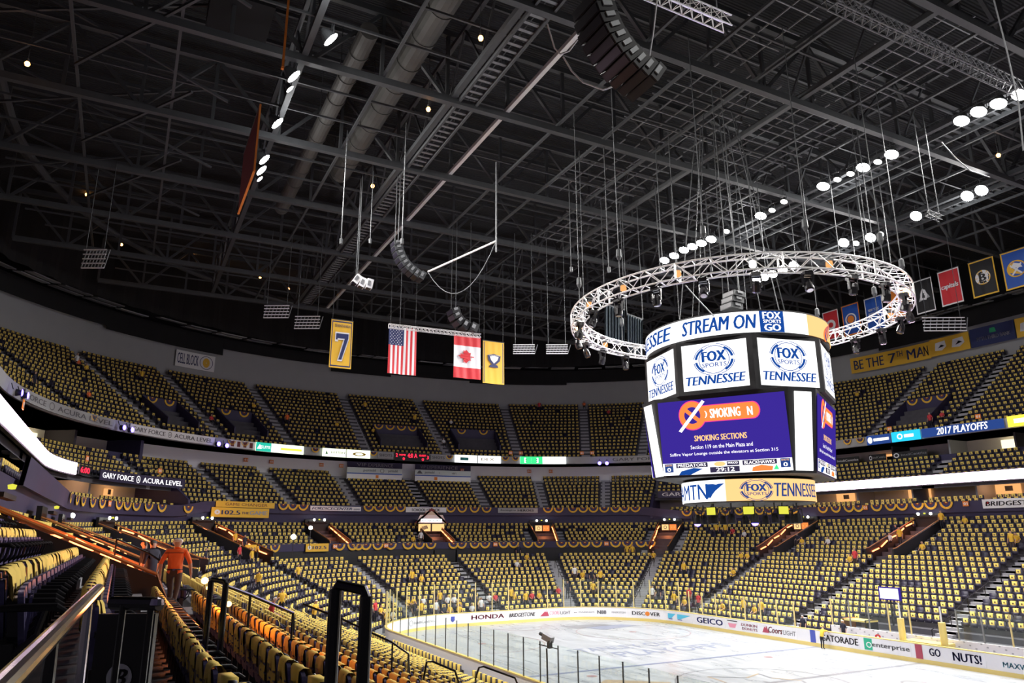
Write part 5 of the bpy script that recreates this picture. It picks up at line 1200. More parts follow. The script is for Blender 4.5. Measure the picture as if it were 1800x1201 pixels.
# grey drapes behind the ring, pale lattice frames
for k, (x0, x1, y0, y1) in enumerate(((1063, 1098, 535, 602), (1102, 1130, 552, 618))):
    mb = MB(); n = 22; vs = []
    for i in range(n+1):
        px = x0+(x1-x0)*i/n; dd = 56+.25*math.sin(i*1.9)
        for py in (y1+(i/n)*6, y0+(i/n)*10): vs.append(at_depth(px, py, dd))
    mb.add(vs, [(2*i, 2*i+2, 2*i+3, 2*i+1) for i in range(n)], 'drape'); mb.tube([vs[1], vs[-1]], .06, 'steel_light', 6)
    for q in (vs[1], vs[-1]): mb.tube([q, (q[0], q[1], ZT+.3)], .03, 'steel', 5)
    tag(mb.build('grey_drape'), 'pleated grey drape hanging inside the ring truss, the %s one' % ('wider' if k == 0 else 'narrower'), 'curtain')
for k, (px, py, w, h) in enumerate(((486, 548, 44, 22), (540, 567, 44, 22), (921, 614, 38, 16), (979, 614, 38, 16), (1660, 570, 75, 24), (165, 455, 40, 34))):
    dep = 62 if px > 400 else 50; mb = MB(); c_ = at_depth(px, py, dep); R_ = CR; s = dep/FPX; nb = 5
    e0 = np.array([R_[0], R_[1], 0]); e0 /= np.linalg.norm(e0)
    for j in range(nb): mb.bar(c_-e0*w*s/2+np.array([0, 0, (j/(nb-1)-.5)*h*s]), c_+e0*w*s/2+np.array([0, 0, (j/(nb-1)-.5)*h*s]), .07, .07, 'signwhite')
    for j in range(8): x = (j/7-.5)*w*s; mb.bar(c_+e0*x+np.array([0, 0, -h*s/2]), c_+e0*(x+.25)+np.array([0, 0, h*s/2]), .05, .05, 'steel_light')
    for x in (-.4, .4): mb.tube([c_+e0*w*s*x+np.array([0, 0, h*s/2]), c_+e0*w*s*x+np.array([0, 0, max(1.0, ZT+.4-c_[2])])], .025, 'steel', 4)
    tag(mb.build('lattice_frame'), 'pale flat lattice frame hung under the roof, %s counted from the left' % ['second', 'third', 'fourth', 'fifth', 'last', 'first'][k], 'frame', 'pale lattice frames')
# violet and blue stage lamps on the fascia
for k, (px, py, d) in enumerate(((27, 690, 24.9), (38, 695, 24.9), (212, 752, 24.9), (226, 756, 24.9), (380, 781, 24.9), (395, 784, 24.9), (1054, 815, 24.9), (1067, 815, 24.9))):
    u, z = hit_off(px, py, d); x, y, nx, ny = P(u, d); t = empty('wash_light', (x, y, z), math.atan2(ny, nx), 'violet stage lamp clamped below the upper fascia, %s from the left' % ORD[k], 'stage light', 'violet lamps on the fascia')
    A = np.array([[0, 0, 1], [0, 1, 0], [-1, 0, 0]], float); mb = MB(); mb.lathe([(0, .35), (.16, .33), (.24, .02), (.2, 0)], (0, 0, 0), 'black', 12, A); mb.build('housing', t)
    mb = MB(); mb.lathe([(0, -.06), (.15, -.04), (.23, .0)], (-.36, 0, 0), 'e_purple', 14, np.array([[0, 0, 1], [0, 1, 0], [1, 0, 0]], float)); mb.build('lens', t); mb = MB(); mb.tube([(.15, 0, .2), (.3, 0, .6)], .03, 'black', 6); mb.build('clamp', t)
# camera positions in the stands: bright work light by the press area
for k, (px, py, s) in enumerate(((516, 944, .22), (546, 928, .16), (377, 660, .05))):
    if k == 2: continue
    p = at_depth(px, py, 58); mb = MB(); mb.lathe([(0, -s), (s*.8, -s*.6), (s, 0), (s*.8, s*.6), (0, s)], tuple(p), 'e_lens_dim', 12); mb.tube([p, (p[0], p[1], p[2]-1.6)], .03, 'black', 6)
    tag(mb.build('work_light'), 'bright white work light on a stand %s the 102.5 entrance' % ('left of' if k == 0 else 'over'), 'lamp')
# small signs at the entrances
cyl_sign('entrance_sign', 'small gold 102.5 sign on the parapet of the cross walk entrance', 15.1, (537, 962), (577, 963), 6.1, 6.85, 'gold', [('102.5', .3, .9, .3, .7, 'navy', 0, .03), ('o', .16, .5, .08, .25, 'signwhite', .6)])
cyl_sign('entrance_sign', 'small gold 102.3 sign below the left entrance', 15.1, (430, 962), (450, 963), 6.1, 6.85, 'gold', [('102.3', .15, .9, .3, .7, 'navy', 0, .03)])
for u, w in ((72.3, 'middle'), (59.7, 'corner'), (46.8, 'far side')):
    zb = zl_at(u)(20.5)+1.1; a_ = .95/dl(u, 20)
    cyl_sign('entrance_sign', 'pair of lit orange and gold panels over the %s entrance' % w, 20.0, None, None, zb-.9, zb-.1, 'black', [('#', .05, .47, .1, .9, 'e_tan'), ('#', .53, .95, .1, .9, 'e_orange'), ('o', .26, .5, .1, .25, 'navy', .3), ('#', .62, .86, .4, .6, 'e_tan')], us2=(u+a_, u-a_))
u, zb = 84.5, zl_at(84.5)(20.5); a_ = 1.15/dl(u, 20)
mb = MB(); uu = lambda f: u+a_*1.6*f
fn = lambda x, y: (*P(uu(-x), 19.6)[:2], zb+y)
for pts, m in (([(-1, 1.2), (1, 1.2), (.75, 2.1), (-.75, 2.1)], 'signwhite'), ([(-1.1, 1.2), (-.9, 1.2), (0, 2.6), (0, 2.9)], 'maroon'), ([(1.1, 1.2), (0, 2.9), (0, 2.6), (.9, 1.2)], 'maroon'), ([(-.4, 2.1), (.4, 2.1), (.4, 2.5), (-.4, 2.5)], 'room_wall')): put_poly(mb, pts, fn, m)
mb.band([uu(-.8), uu(.8)], [(19.62, zb+.2), (19.62, zb+2.4), (19.75, zb+2.4), (19.75, zb+.2)], 'black')
fn2 = lambda x, y: (*P(uu(-x), 19.57)[:2], zb+y)
put_rect(mb, fn2, -.7, .7, 1.3, 1.65, 'e_sign_white'); put_text(mb, 'bagels', fn2, -.6, .6, 1.38, 1.57, 'greyletter'); put_rect(mb, fn2, -.85, -.05, .3, 1.1, 'e_tan'); put_rect(mb, fn2, .05, .85, .3, 1.1, 'e_tan')
put_poly(mb, [(-.6, .4), (-.2, .6), (-.3, .95), (-.65, .8)], lambda x, y: fn2(x, y), 'navy')
tag(mb.build('house_sign'), 'house-shaped concession sign with a gabled top over the end entrance', 'sign')
# TV shapes and glowing rooms inside the suites
for k, (u, d, z, w, h, m) in enumerate(((114.5, 30.8, 15.0, 2.6, 1.1, 'e_room'), (119.6, 30.8, 15.0, 2.2, 1.1, 'e_room'), (125, 30.8, 15.0, 3.0, 1.2, 'e_room'), (110.9, 26.8, 10.9, 1.1, .8, 'e_room_warm'), (30.5, 30.8, 15.0, 3.2, 1.2, 'e_room'), (22.5, 30.8, 15.0, 3.4, 1.2, 'e_room'), (44.0, 30.8, 15.0, 3.0, 1.0, 'e_room_warm'), (52, 30.8, 15.0, 2.6, 1.0, 'e_room_warm'), (38.5, 26.8, 10.9, 2.4, .9, 'e_room_warm'), (30, 26.8, 10.9, 2.2, .9, 'e_room_warm'), (46, 26.8, 10.9, 2.2, .9, 'e_room_warm'), (116, 26.8, 10.9, 1.6, .8, 'e_room_warm'))):
    mb = MB(); a_ = w/2/dl(u, d); mb.band([u-a_, u, u+a_], [(d, z), (d, z+h), (d+.06, z+h), (d+.06, z)], m); mb.band([u-a_*.4, u+a_*.2], [(d-.06, z+.3), (d-.06, z+.75), (d-.02, z+.75), (d-.02, z+.3)], 'black'); struct(mb.build('window_lit_suite'))
    if k < 6 or k > 7:
        ld = bpy.data.lights.new('room', 'POINT'); ld.energy = 55; ld.color = (1, .86, .6) if m == 'e_room' else (1, .5, .25); ld.shadow_soft_size = .3; lo = bpy.data.objects.new('suite_lamp', ld); COL.objects.link(lo); q = P(u, d-1.4); lo.location = (q[0], q[1], z+1.0 if d > 28 else z+.8)
# ================================================================ people
def skin_body(J, E, root, level=1):
    me = bpy.data.meshes.new('body'); me.from_pydata([j[0] for j in J], [], []) if False else me.from_pydata([j[0] for j in J], E, [])
    o = bpy.data.objects.new('body', me); COL.objects.link(o); o.modifiers.new('s', 'SKIN'); sv = me.skin_vertices[0].data
    for k, j in enumerate(J): r = j[1]; sv[k].radius = (r, r) if not isinstance(r, tuple) else r; sv[k].use_root = (k == root)
    ss = o.modifiers.new('ss', 'SUBSURF'); ss.levels = level; ss.render_levels = level
    dg = bpy.context.evaluated_depsgraph_get(); out = bpy.data.meshes.new_from_object(o.evaluated_get(dg)); bpy.data.objects.remove(o); return out
def make_pose(pose):
    """joints of a 1.75 m figure facing +x, feet (or seat) at the origin; returns joints, edges, region per joint"""
    J = []; E = []; REG = []
    def j(p, r, reg, par=None): J.append((tuple(p), r)); REG.append(reg); 
    def add(p, r, reg, par):
        j(p, r, reg); k = len(J)-1
        if par is not None: E.append((par, k))
        return k
    sit = pose.startswith('sit'); hz = .50 if sit else .95; lean = {'stand': .0, 'walk': .03, 'lean': .42, 'sit': .02, 'sitlean': .25, 'reach': .12}.get(pose, 0)
    up = lambda h, f=0: (f+lean*h, hz+h*math.cos(lean))
    def sp(h, y=0, f=0): x, z = up(h, f); return (x, y, z)
    pel = add((0, 0, hz), .135, 'leg', None); sp1 = add(sp(.17), .125, 'top', pel); ch = add(sp(.38), .15, 'top', sp1); nb = add(sp(.52), .075, 'top', ch)
    nk = add(sp(.585), .055, 'skin', nb); hd = add(sp(.68, 0, .02), .095, 'head', nk); ht = add(sp(.765, 0, .01), .07, 'head', hd); add(sp(.665, 0, .125), .012, 'head', hd)
    for s in (-1, 1): add(sp(.68, s*.105, .0), .014, 'head', hd)
    for s in (-1, 1):
        sh = add(sp(.46, s*.17), .07, 'top', ch)
        if pose in ('sit', 'sitlean'): el = (sp(.22, s*.25, .04), sp(.10, s*.20, .26), sp(.07, s*.16, .34))
        elif pose == 'lean': el = (sp(.40, s*.26, .22), sp(.30, s*.2, .42), sp(.27, s*.18, .5))
        elif pose == 'reach': el = (sp(.24, s*.27, .08), sp(.22, s*.2, .33), sp(.23, s*.16, .41))
        elif pose == 'walk': el = (sp(.20, s*.27, -s*.07), sp(-.03, s*.28, -s*.10+.08), sp(-.11, s*.28, -s*.11+.11))
        else: el = (sp(.20, s*.26, -.02), sp(-.04, s*.27, .05), sp(-.12, s*.27, .07))
        e = add(el[0], .045, 'top', sh); 
        e2 = add([a+(b-a)*.25 for a, b in zip(el[0], el[1])], .042, 'skin', e); w = add(el[1], .027, 'skin', e2); p = add(el[2], .036, 'skin', w)
        d = np.array(el[2])-np.array(el[1]); d /= np.linalg.norm(d)+1e-9; side = np.cross(d, (0, s, 0)); side /= np.linalg.norm(side)+1e-9
        for q, (o_, L) in enumerate(((-.028, .06), (-.010, .075), (.010, .072), (.028, .055))):
            f1 = add(np.array(el[2])+d*.03+side*o_, .0095, 'skin', p); add(np.array(el[2])+d*(.03+L)+side*o_*1.15+np.array([.012, -s*.008, 0]), .008, 'skin', f1)
        t1 = add(np.array(el[2])-d*.01+side*.045, .010, 'skin', p); add(np.array(el[2])+d*.03+side*.062, .009, 'skin', t1)
        st = {'walk': s*.22}.get(pose, 0)
        if sit:
            hp = add((.02, s*.10, hz-.01), .085, 'leg', pel); kn = add((.44, s*.13, hz+.01), .06, 'leg', hp); an = add((.42, s*.13, .09), .042, 'leg', kn); add((.56, s*.14, .04), .036, 'shoe', an)
        else:
            hp = add((0, s*.095, hz-.07), .088, 'leg', pel); kn = add((.04+st*.5+(.05 if st > 0 else 0), s*.10, .50), .06, 'leg', hp); an = add((st-.02, s*.10, .09+(.05 if st < 0 else 0)), .042, 'leg', kn); add((st+.12, s*.115, .035), .036, 'shoe', an)
    return J, E, REG, pel
BODIES = {}
LEAN = {'stand': .0, 'walk': .03, 'lean': .42, 'sit': .02, 'sitlean': .25, 'reach': .12}
def body(pose, top, pants, hair='hair_dark'):
    key = (pose, top, pants, hair)
    if key in BODIES: return BODIES[key]
    if pose not in BODIES:
        J, E, REG, root = make_pose(pose); me = skin_body(J, E, root); BODIES[pose] = (me, J, E, REG)
    src, J, E, REG = BODIES[pose]; me = src.copy(); me.materials.clear()
    ms = [top, pants, 'skin', hair, 'shoe']
    for m in ms: me.materials.append(MATS[m])
    V = np.zeros(len(me.vertices)*3); me.vertices.foreach_get('co', V); V = V.reshape(-1, 3)
    JP = np.array([j[0] for j in J]); RD = np.array([(j[1] if not isinstance(j[1], tuple) else j[1][0]) for j in J]); hd = [k for k, r in enumerate(REG) if r == 'head'][0]; H = JP[hd]; idx = []
    for f in me.polygons:
        c_ = V[list(f.vertices)].mean(0); best = (1e9, 'top')
        for a, b in E:
            ab = JP[b]-JP[a]; t = np.clip((c_-JP[a])@ab/(ab@ab+1e-9), 0, 1); dd = np.linalg.norm(c_-JP[a]-ab*t)-(RD[a]*(1-t)+RD[b]*t)*.8
            reg = REG[b] if t > .5 or REG[a] == 'head' else REG[a]
            if dd < best[0]: best = (dd, reg)
        r = best[1]
        if r in ('top', 'leg') and abs(c_[1]) < .185:
            hh = (c_[2]-JP[0][2])*math.cos(LEAN[pose])+c_[0]*math.sin(LEAN[pose])
            if -.12 < hh < .3: r = 'top' if hh > (.07 if pose.startswith('sit') else -.02) else 'leg'
        if r == 'head': k = 3 if (c_[2] > H[2]+.045 or (c_[0] < H[0]-.01 and c_[2] > H[2]-.05)) else 2
        else: k = {'top': 0, 'leg': 1, 'skin': 2, 'shoe': 4}[r]
        idx.append(k)
    me.polygons.foreach_set('material_index', idx); me.polygons.foreach_set('use_smooth', [True]*len(idx)); me.update(); BODIES[key] = me; return me
EYE = MB()
for s in (-1, 1): EYE.lathe([(0, -.009), (.008, -.004), (.009, .002), (0, .009)], (0, s*.034, 0), 'black', 6)
eye_me = EYE.build('eyes'); EYE_M = eye_me.data; bpy.data.objects.remove(eye_me)
def person(loc, rz, pose, top, pants, label, hair='hair_dark', s=1.0, eyes=True, group=None):
    o = bpy.data.objects.new('person', body(pose, top, pants, hair)); COL.objects.link(o); o.location = loc; o.rotation_euler = (0, 0, rz); o.scale = (s, s, s); tag(o, label, 'person', group)
    if eyes:
        J = BODIES[pose][1]; e = bpy.data.objects.new('eyes', EYE_M); COL.objects.link(e); e.parent = o; h = J[5][0]; e.location = (h[0]+.088, h[1], h[2]+.015)
    return o
def toward(x, y): return math.atan2(-y, -x)
# the man in the orange polo and his neighbours
p_ = at_depth(300, 1068, 17.5); zf = z_lowc(sd(p_[0], p_[1]), u_of(p_[0], p_[1])); feet = 7.62-1.74
away = math.atan2(CF[1], CF[0])
man = person((p_[0], p_[1], feet), away+.12, 'walk', 'polo_orange', 'pants_brown', 'white haired person in orange polo and brown trousers seen from behind', 'hair_white', 1.0)
man.scale = (1.08, 1.16, 1)
mb = MB(); mb.tube([(-.150, -.19, 1.37), (-.158, 0, 1.375), (-.150, .19, 1.37)], .008, 'maroon', 6); mb.build('back_seam', man)
mb = MB(); mb.tube([(.142*math.cos(a), .142*math.sin(a), .985) for a in np.linspace(0, 2*math.pi, 21)[:-1]], .018, 'black', 6, closed=True); mb.box((-.15, -.03, .985), (.03, .05, .04), 'chrome'); mb.build('belt', man)
mb = MB(); mb.box((p_[0]-.1, p_[1]-.1, feet-.1), (2.4, 2.0, .2), 'concrete'); struct(mb.build('floor_landing'))
q = at_depth(258, 1060, 18.3); person((q[0], q[1], feet), away+1.2, 'stand', 'tee_dark', 'pants_dark', 'dark clothed person standing just left of the orange polo', 'hair_dark', .98)
q = at_depth(243, 1062, 19.3); person((q[0], q[1], feet), away+1.9, 'stand', 'tee_dark', 'pants_dark', 'person in black with hair over the collar beside the entrance rail', 'hair_dark', .96)
mb = MB(); mb.box((q[0], q[1]-.1, feet-.1), (2.6, 2.2, .2), 'concrete'); struct(mb.build('floor_landing'))
def seat_person(px, py, pose, top, pants, label, rz=None, hair='hair_dark', s=1.0, lift=0.0):
    h = hit_low(px, py) if py > 900 else hit_up(px, py)
    if h is None: return None
    u, d, z = h; x, y, nx, ny = P(u, d)
    if py > 900: i = int(min(22, max(0, (d-2.0)/LP))); z = z_low(i, u)+(.48-.50 if pose.startswith('sit') else 0)+.04; d = 2.0+LP*i+(.36 if pose.startswith('sit') else .2)
    else: i = int(min(16, max(0, (d-26.0)/.8))); z = z_up(i)+.03; d = 26.0+.8*i+.3
    x, y, nx, ny = P(u, d); r = math.atan2(-ny, -nx)
    return person((x, y, z+lift), r if rz is None else rz, pose, top, pants, label, hair, s, eyes=py > 1000)
TOPW = {'tee_gold': 'gold', 'tee_white': 'white', 'tee_red': 'red', 'tee_dark': 'dark', 'polo_orange': 'orange'}
crew = [(447, 1040, 'stand', 'tee_gold', 'pants_dark', 'gold shirted usher bending beside the first black aisle rail', 2.4), (482, 1078, 'reach', 'tee_gold', 'pants_dark', 'broad person in gold polo seen from behind at the black rail', 2.9), (541, 1098, 'reach', 'tee_gold', 'pants_dark', 'grey haired person in gold shirt standing with hands out, facing the ice', .7),
        (468, 1092, 'sitlean', 'tee_red', 'pants_dark', 'white haired person in reddish shirt seated below the black rail', None), (632, 1110, 'stand', 'tee_gold', 'pants_dark', 'person in gold shirt seen between the two black posts', None), (407, 965, 'stand', 'tee_gold', 'pants_dark', 'gold shirted person at the parapet of the left entrance', None), (425, 968, 'stand', 'tee_dark', 'pants_dark', 'dark clothed person next to the gold one at the left entrance', None),
        (354, 1000, 'stand', 'tee_dark', 'pants_dark', 'dark figure in the stand right of the orange polo', None), (518, 1028, 'stand', 'tee_gold', 'pants_dark', 'small figure in gold standing alone in the lower end stand', None)]
for px, py, pose, top, pants, lab, rz in crew: seat_person(px, py, pose, top, pants, lab, rz, 'hair_white' if 'white' in lab or 'grey' in lab else 'hair_dark')
spect = [(715, 1070), (727, 1074), (742, 1068), (771, 1066), (786, 1070), (797, 1064), (805, 1072), (831, 1064), (843, 1070), (859, 1062), (870, 1060), (896, 1064), (905, 1064), (922, 1066), (934, 1060), (950, 1062), (981, 1050), (997, 1050), (1043, 1052), (1053, 1052), (1147, 1062), (1160, 1060), (1188, 1066), (1205, 1068), (1213, 1066), (1232, 1072), (1275, 1078), (1312, 1082), (1330, 1086), (1345, 1088), (1010, 1020), (1024, 1022), (1041, 1024), (1056, 1024), (912, 985), (925, 990), (908, 1000), (1103, 975), (1113, 978), (1150, 985), (1205, 1015), (1293, 1020), (1305, 985), (1316, 990), (1262, 945), (1278, 944), (1290, 944), (1310, 946), (1458, 965), (1497, 995), (1509, 994), (1463, 925), (1560, 955), (1568, 960), (1580, 945), (1587, 955), (1625, 972), (1405, 955), (1412, 960), (1660, 928), (1700, 930), (1785, 965), (1792, 962), (733, 1140), (745, 1135), (770, 1148), (785, 1146), (795, 1160), (812, 1165), (655, 1085), (668, 1090), (688, 1100), (700, 1105), (725, 955), (738, 957), (740, 1030), (722, 1032), (440, 1000), (415, 985), (835, 1160), (850, 1165)]
rr = random.Random(11)
for k, (px, py) in enumerate(spect):
    top = rr.choices(['tee_gold', 'tee_white', 'tee_dark', 'tee_red'], [6, 1.5, 2, .8])[0]
    stand = rr.random() < .35; ps = 'stand' if stand else rr.choice(['sit', 'sit', 'sitlean'])
    near_w = ('by the rink glass' if py > 1045 and px < 1350 else 'in the end stand' if px < 1150 else 'in the far side stand')
    seat_person(px, py, ps, top, rr.choice(['pants_dark', 'pants_brown']), '%s shirted spectator %s %s, %s from the left' % (TOPW[top], 'standing' if stand else 'seated', near_w, ORD[sorted(range(len(spect)), key=lambda q_: spect[q_]).index(k)]))
up_sp = [(137, 648), (150, 655), (130, 640), (245, 668), (355, 770), (372, 745), (505, 748), (590, 750), (655, 762), (730, 747), (778, 780), (792, 748), (948, 722), (1027, 718), (1070, 730), (1640, 745), (1655, 742), (1508, 700), (60, 685), (150, 700), (445, 720), (640, 720)]
for k, (px, py) in enumerate(up_sp):
    top = rr.choice(['tee_gold', 'tee_gold', 'tee_white', 'tee_dark', 'tee_red', 'polo_orange'])
    seat_person(px, py, 'sit' if k % 3 else 'stand', top, 'pants_dark', '%s shirted person high in the upper deck, %s from the left there' % (TOPW[top], ORD[sorted(range(len(up_sp)), key=lambda q_: up_sp[q_]).index(k)]))
b_ = at_z(1450, 1141, 0.01); person((b_[0], HY-.62, .0), math.radians(90), 'lean', 'tee_gold', 'pants_dark', 'child in gold top leaning over the far boards at the GATORADE advert', 'hair_dark', .88)
for k, (px, py, top, lab) in enumerate(((1483, 1112, 'tee_dark', 'grey clothed person behind the far boards by the officials table'), (1412, 1100, 'tee_dark', 'dark clothed person behind the far corner glass'))):
    g_ = at_z(px, py+22, 0.0); y_ = HY+.9; g2 = at_y(px, py, y_); person((g2[0], y_, .3), math.radians(-90), 'stand', top, 'pants_dark', lab, 'hair_white', .9)
# ================================================================ railings around the camera
t = empty('handrail', tuple(at_depth(172, 1036, 3.6)), 0, 'glossy steel stair handrail rising from the lower left corner', 'railing')
o_ = np.array(t.location); a, b = at_depth(173, 1036, 3.6)-o_, at_depth(-55, 1268, 1.15)-o_
mb = MB(); mb.tube([a+(b-a)*k/8 for k in range(9)], .026, 'chrome', 14); mb.tube([a, a+np.array([0, 0, -.05])*1], .026, 'chrome', 10); mb.build('rail', t)
mb = MB(); c_ = a+(b-a)*.18; mb.tube([c_, c_+np.array([0, 0, -.12]), c_+np.array([.02, .02, -1.25])], [.014, .018, .018], 'chrome', 8); mb.build('post', t)
mb = MB(); c_ = a+(b-a)*.62; mb.tube([c_, c_+np.array([0, 0, -.1]), c_+np.array([0, .02, -1.3])], [.014, .018, .018], 'black_gloss', 8); mb.build('post', t)
t = empty('aisle_railing', tuple(at_depth(240, 1062, 3.9)), 0, 'black T-shaped railing at the lower left over the empty seat row', 'railing'); o_ = np.array(t.location)
mb = MB(); mb.tube([at_depth(198, 1060, 3.9)-o_, at_depth(281, 1062, 3.8)-o_], .035, 'black_gloss', 10); mb.build('rail', t)
for p0, p1 in (((217, 1063), (202, 1235)), ((266, 1064), (249, 1240))):
    q0, q1 = at_depth(*p0, 3.85)-o_, at_depth(*p1, 3.85)-o_; q1[:2] = q0[:2]; q1[2] = q0[2]-1.15; mb = MB(); mb.tube([q0, q1], .017, 'black_gloss', 8); mb.build('post', t)
mb = MB(); e_ = at_depth(276, 1060, 3.79)-o_; mb.lathe([(0, .03), (.03, .02), (.036, -.01), (0, -.02)], tuple(e_), 'chrome', 10); mb.build('end_cap', t)
# end panel of the row with the round B badge
c_ = at_depth(213, 1190, 4.3); F_ = CF.copy(); F_[2] = 0; F_ /= np.linalg.norm(F_); R_ = CR.copy(); R_[2] = 0; R_ /= np.linalg.norm(R_)
t = empty('row_end_panel', tuple(c_), 0, 'black seat row end panel with a round white badge bearing a red and black B', 'panel')
mb = MB(); mb.box((0, 0, -.05), (.34, .04, .8), 'black_gloss', np.array([R_, F_, [0, 0, 1]])); mb.box((0, 0, -.5), (.06, .06, .3), 'black', np.array([R_, F_, [0, 0, 1]])); mb.build('panel', t)
fn = plane_fn(-F_*.026, R_, (0, 0, 1)); fn2 = plane_fn(-F_*.030, R_, (0, 0, 1)); mb = MB(); put_disc(mb, fn, 0, 0, .075, .075, 'signwhite'); put_text(mb, 'B', fn2, -.03, .045, -.045, .045, 'black', .35, .05); put_poly(mb, [(-.055, -.045), (-.03, -.045), (.012, .045), (-.012, .045)], fn2, 'red'); mb.build('badge', t)
# black hoop railing, right of centre foreground
def hoop(L, Rr, yb, dep, r, label, extra=None):
    t = empty('hoop_railing', tuple(at_depth(*L, dep)), 0, label, 'railing'); o_ = np.array(t.location); a, b = np.zeros(3), at_depth(*Rr, dep*.985)-o_
    for q in (a, b):
        mb = MB(); mb.tube([q, q+np.array([0, 0, -yb*.5]), q+np.array([0, 0, -yb])], r, 'black_gloss', 14); mb.build('post', t)
    mb = MB(); mb.tube([a+np.array([0, 0, -.01]), a+(b-a)*.08+np.array([0, 0, .02]), a+(b-a)*.92+np.array([0, 0, .02]), b+np.array([0, 0, -.01])], r*.8, 'black_gloss', 12); mb.build('top_rail', t)
    return t
hoop((590, 1036), (644, 1048), 1.25, 3.0, .026, 'thick black hoop railing standing upright in the foreground, right of the near seats')
hoop((371, 1022), (397, 1026), 1.0, 9.5, .038, 'black two-post railing beside the orange lights, behind the first shirt row')
# sloping aisle rails
for k, (pts, deps, lab) in enumerate((([(397, 1030), (440, 1046), (515, 1078), (516, 1108)], (10, 10.5, 11.5, 11.5), 'thin black rail sloping down from the two-post railing'), ([(532, 1062), (600, 1088), (690, 1130), (718, 1150), (720, 1200)], (17, 17, 17, 17, 17), 'long black rail sloping toward the ice past the hoop railing'),
        ([(745, 1192), (750, 1164), (760, 1163), (800, 1180), (806, 1200)], (16, 16, 16, 16, 16), 'black curved rail end at the bottom of the picture, left one'), ([(836, 1192), (842, 1174), (850, 1172), (905, 1192), (915, 1215)], (18, 18, 18, 18, 18), 'black curved rail end near the yellow board cap'), ([(205, 948), (260, 972), (288, 990)], (18, 18, 18), 'short black rail on the entrance wall beside the dark figures'))):
    Q = [at_depth(px, py, d_) for (px, py), d_ in zip(pts, deps)]; mb = MB(); mb.tube(Q, .024, 'black_gloss', 8)
    if k in (0, 1): 
        for q_ in Q[1:-1]: mb.tube([q_, q_-np.array([0, 0, 1.0])], .02, 'black_gloss', 6)
    else:
        mb.tube([Q[0], Q[0]-np.array([0, 0, .9])], .024, 'black_gloss', 6); mb.tube([Q[-1], Q[-1]-np.array([0, 0, .7])], .024, 'black_gloss', 6)
    tag(mb.build('stair_rail'), lab, 'railing')
# aisle hand rails in the far stands
for k, (u, w) in enumerate(((96, 'by the camera crew'), (84.5, 'below the house sign'), (72.3, 'below the middle entrance'), (59.7, 'in the far corner'), (46.8, 'right of the corner'), (34, 'on the far side'), (23, 'near the right edge'))):
    mb = MB(); z_ = zl_at(u); A_ = [np.array([*P(u, d)[:2], z_(d)+.9]) for d in np.arange(3, 13.5, 2.1)]; mb.tube(A_, .03, 'black_gloss', 6)
    for q_ in A_: mb.tube([q_, q_-np.array([0, 0, .95])], .03, 'black_gloss', 5)
    tag(mb.build('stair_rail'), 'thin dark rail down the middle of the aisle %s' % w, 'railing', 'rails in the far aisles')
# orange lit fixtures at the near entrance
for k, (px, py, dep, s) in enumerate(((360, 1021, 14, .07), (366, 1034, 14, .04), (395, 1037, 14.5, .05), (402, 1062, 14.5, .06), (628, 0, 0, 0))):
    if not s: continue
    p = at_depth(px, py, dep); mb = MB(); mb.lathe([(0, -s), (s*.8, -s*.6), (s, 0), (s*.8, s*.6), (0, s)], tuple(p), 'e_warm', 10); mb.tube([p, (p[0], p[1], p[2]-.6)], .012, 'black', 5)
    tag(mb.build('warm_lamp'), 'small glowing warm lamp by the near railing, %s from the left' % ORD[k], 'lamp', 'warm lamps at the near railing')
for (px, py, dep, e) in ((395, 1010, 13.0, 130), (345, 985, 15.2, 22)):
    ld = bpy.data.lights.new('warm', 'POINT'); ld.energy = e; ld.color = (1, .25, .06); ld.shadow_soft_size = .25; lo = bpy.data.objects.new('warm_fill', ld); COL.objects.link(lo); lo.location = tuple(at_depth(px, py, dep))  # added point lights that tint the man and near shirts orange
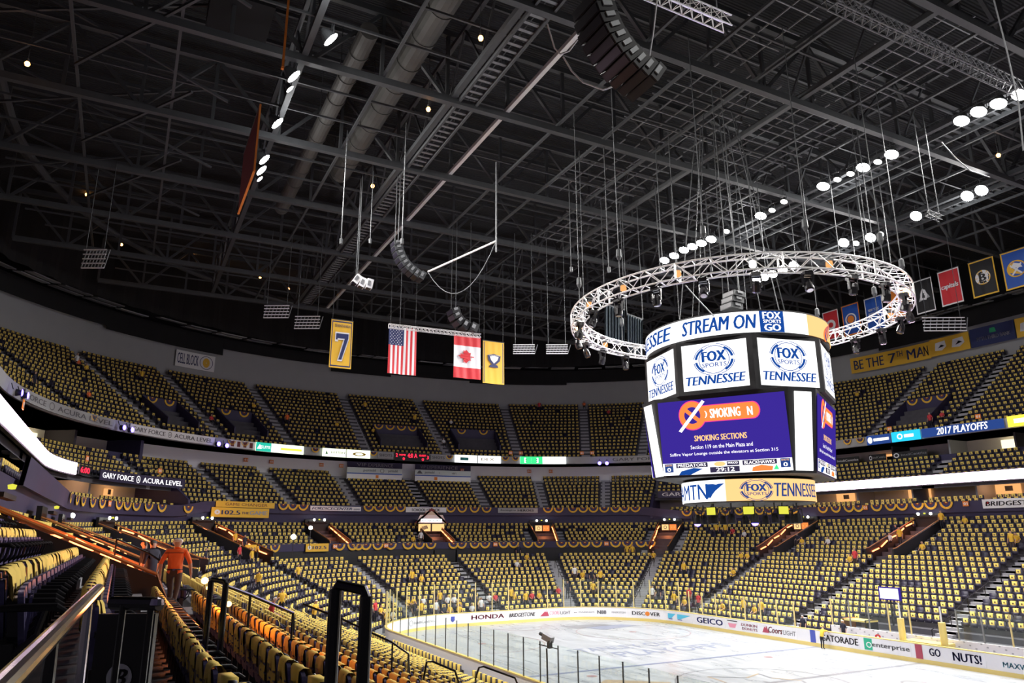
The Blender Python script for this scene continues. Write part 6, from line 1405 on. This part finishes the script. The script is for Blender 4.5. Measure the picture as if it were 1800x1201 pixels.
# broadcast camera on its mount over the near glass
t = empty('broadcast_camera', tuple(at_depth(963, 1190, 26)), 0, 'grey broadcast camera on a thin mast rising in front of the ice', 'camera'); o_ = np.array(t.location)
mb = MB(); mb.tube([(0, 0, -1.2), at_depth(961, 1140, 26)-o_], .03, 'steel', 8); mb.build('mast', t)
c_ = at_depth(963, 1122, 26)-o_; mb = MB(); mb.box(tuple(c_), (.42, .2, .2), 'ad_grey', A_ if False else np.array([[.9, .3, -.3], [-.3, .95, 0], [.3, .1, .95]])); mb.tube([c_+np.array([-.2, 0, .05]), c_+np.array([-.4, -.1, .12])], .06, 'steel', 10); mb.box(tuple(c_+np.array([.12, 0, -.2])), (.14, .14, .25), 'steel'); mb.build('camera_body', t)
mb = MB(); mb.tube([at_depth(947, 1133, 26)-o_, at_depth(980, 1141, 26)-o_], .02, 'steel', 6); mb.build('pan_bar', t)
# glass door posts by the near bench (tall yellow ones)
for k, (px, py0, py1) in enumerate(((896, 1127, 1201), (909, 1131, 1201))):
    u, _ = hit_off(px, py1-6, .1); x, y, _, _ = P(u, .14); zt = hit_off(px, py0, .1)[1]; mb = MB(); mb.box((x, y, (1.1+zt)/2), (.09, .09, max(.4, zt-1.1)), 'yellow_post'); tag(mb.build('gate_post'), 'tall yellow gate post on the near boards, %s from the left' % ORD[k], 'post')
# ================================================================ the far seats and shirts, too many to count one by one
taken = np.array([(o.matrix_basis.translation.x, o.matrix_basis.translation.y, o.matrix_basis.translation.z) for o in COL.objects if o.name.startswith('person')])
def clear(i, r, full):
    s = seats[i]; c_ = np.array([s[0]+s[3]*.45, s[1]+s[4]*.45, s[2]]); d_ = np.abs(taken[:, 2]-s[2]) < .9; q = taken[d_]
    return len(q) == 0 or np.hypot(q[:, 0]-c_[0], q[:, 1]-c_[1]).min() > r
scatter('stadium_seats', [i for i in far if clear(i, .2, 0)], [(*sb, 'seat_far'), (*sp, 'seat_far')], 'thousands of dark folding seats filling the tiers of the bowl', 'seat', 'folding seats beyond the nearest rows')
scatter('rally_shirts', [i for i in far if i not in bare and clear(i, .5, 1)], [(*sh, 'shirt'), (*mk, 'shirt_mark')], 'thousands of yellow shirts draped over the seat backs around the bowl', 'shirt', 'yellow shirts on the far seats')
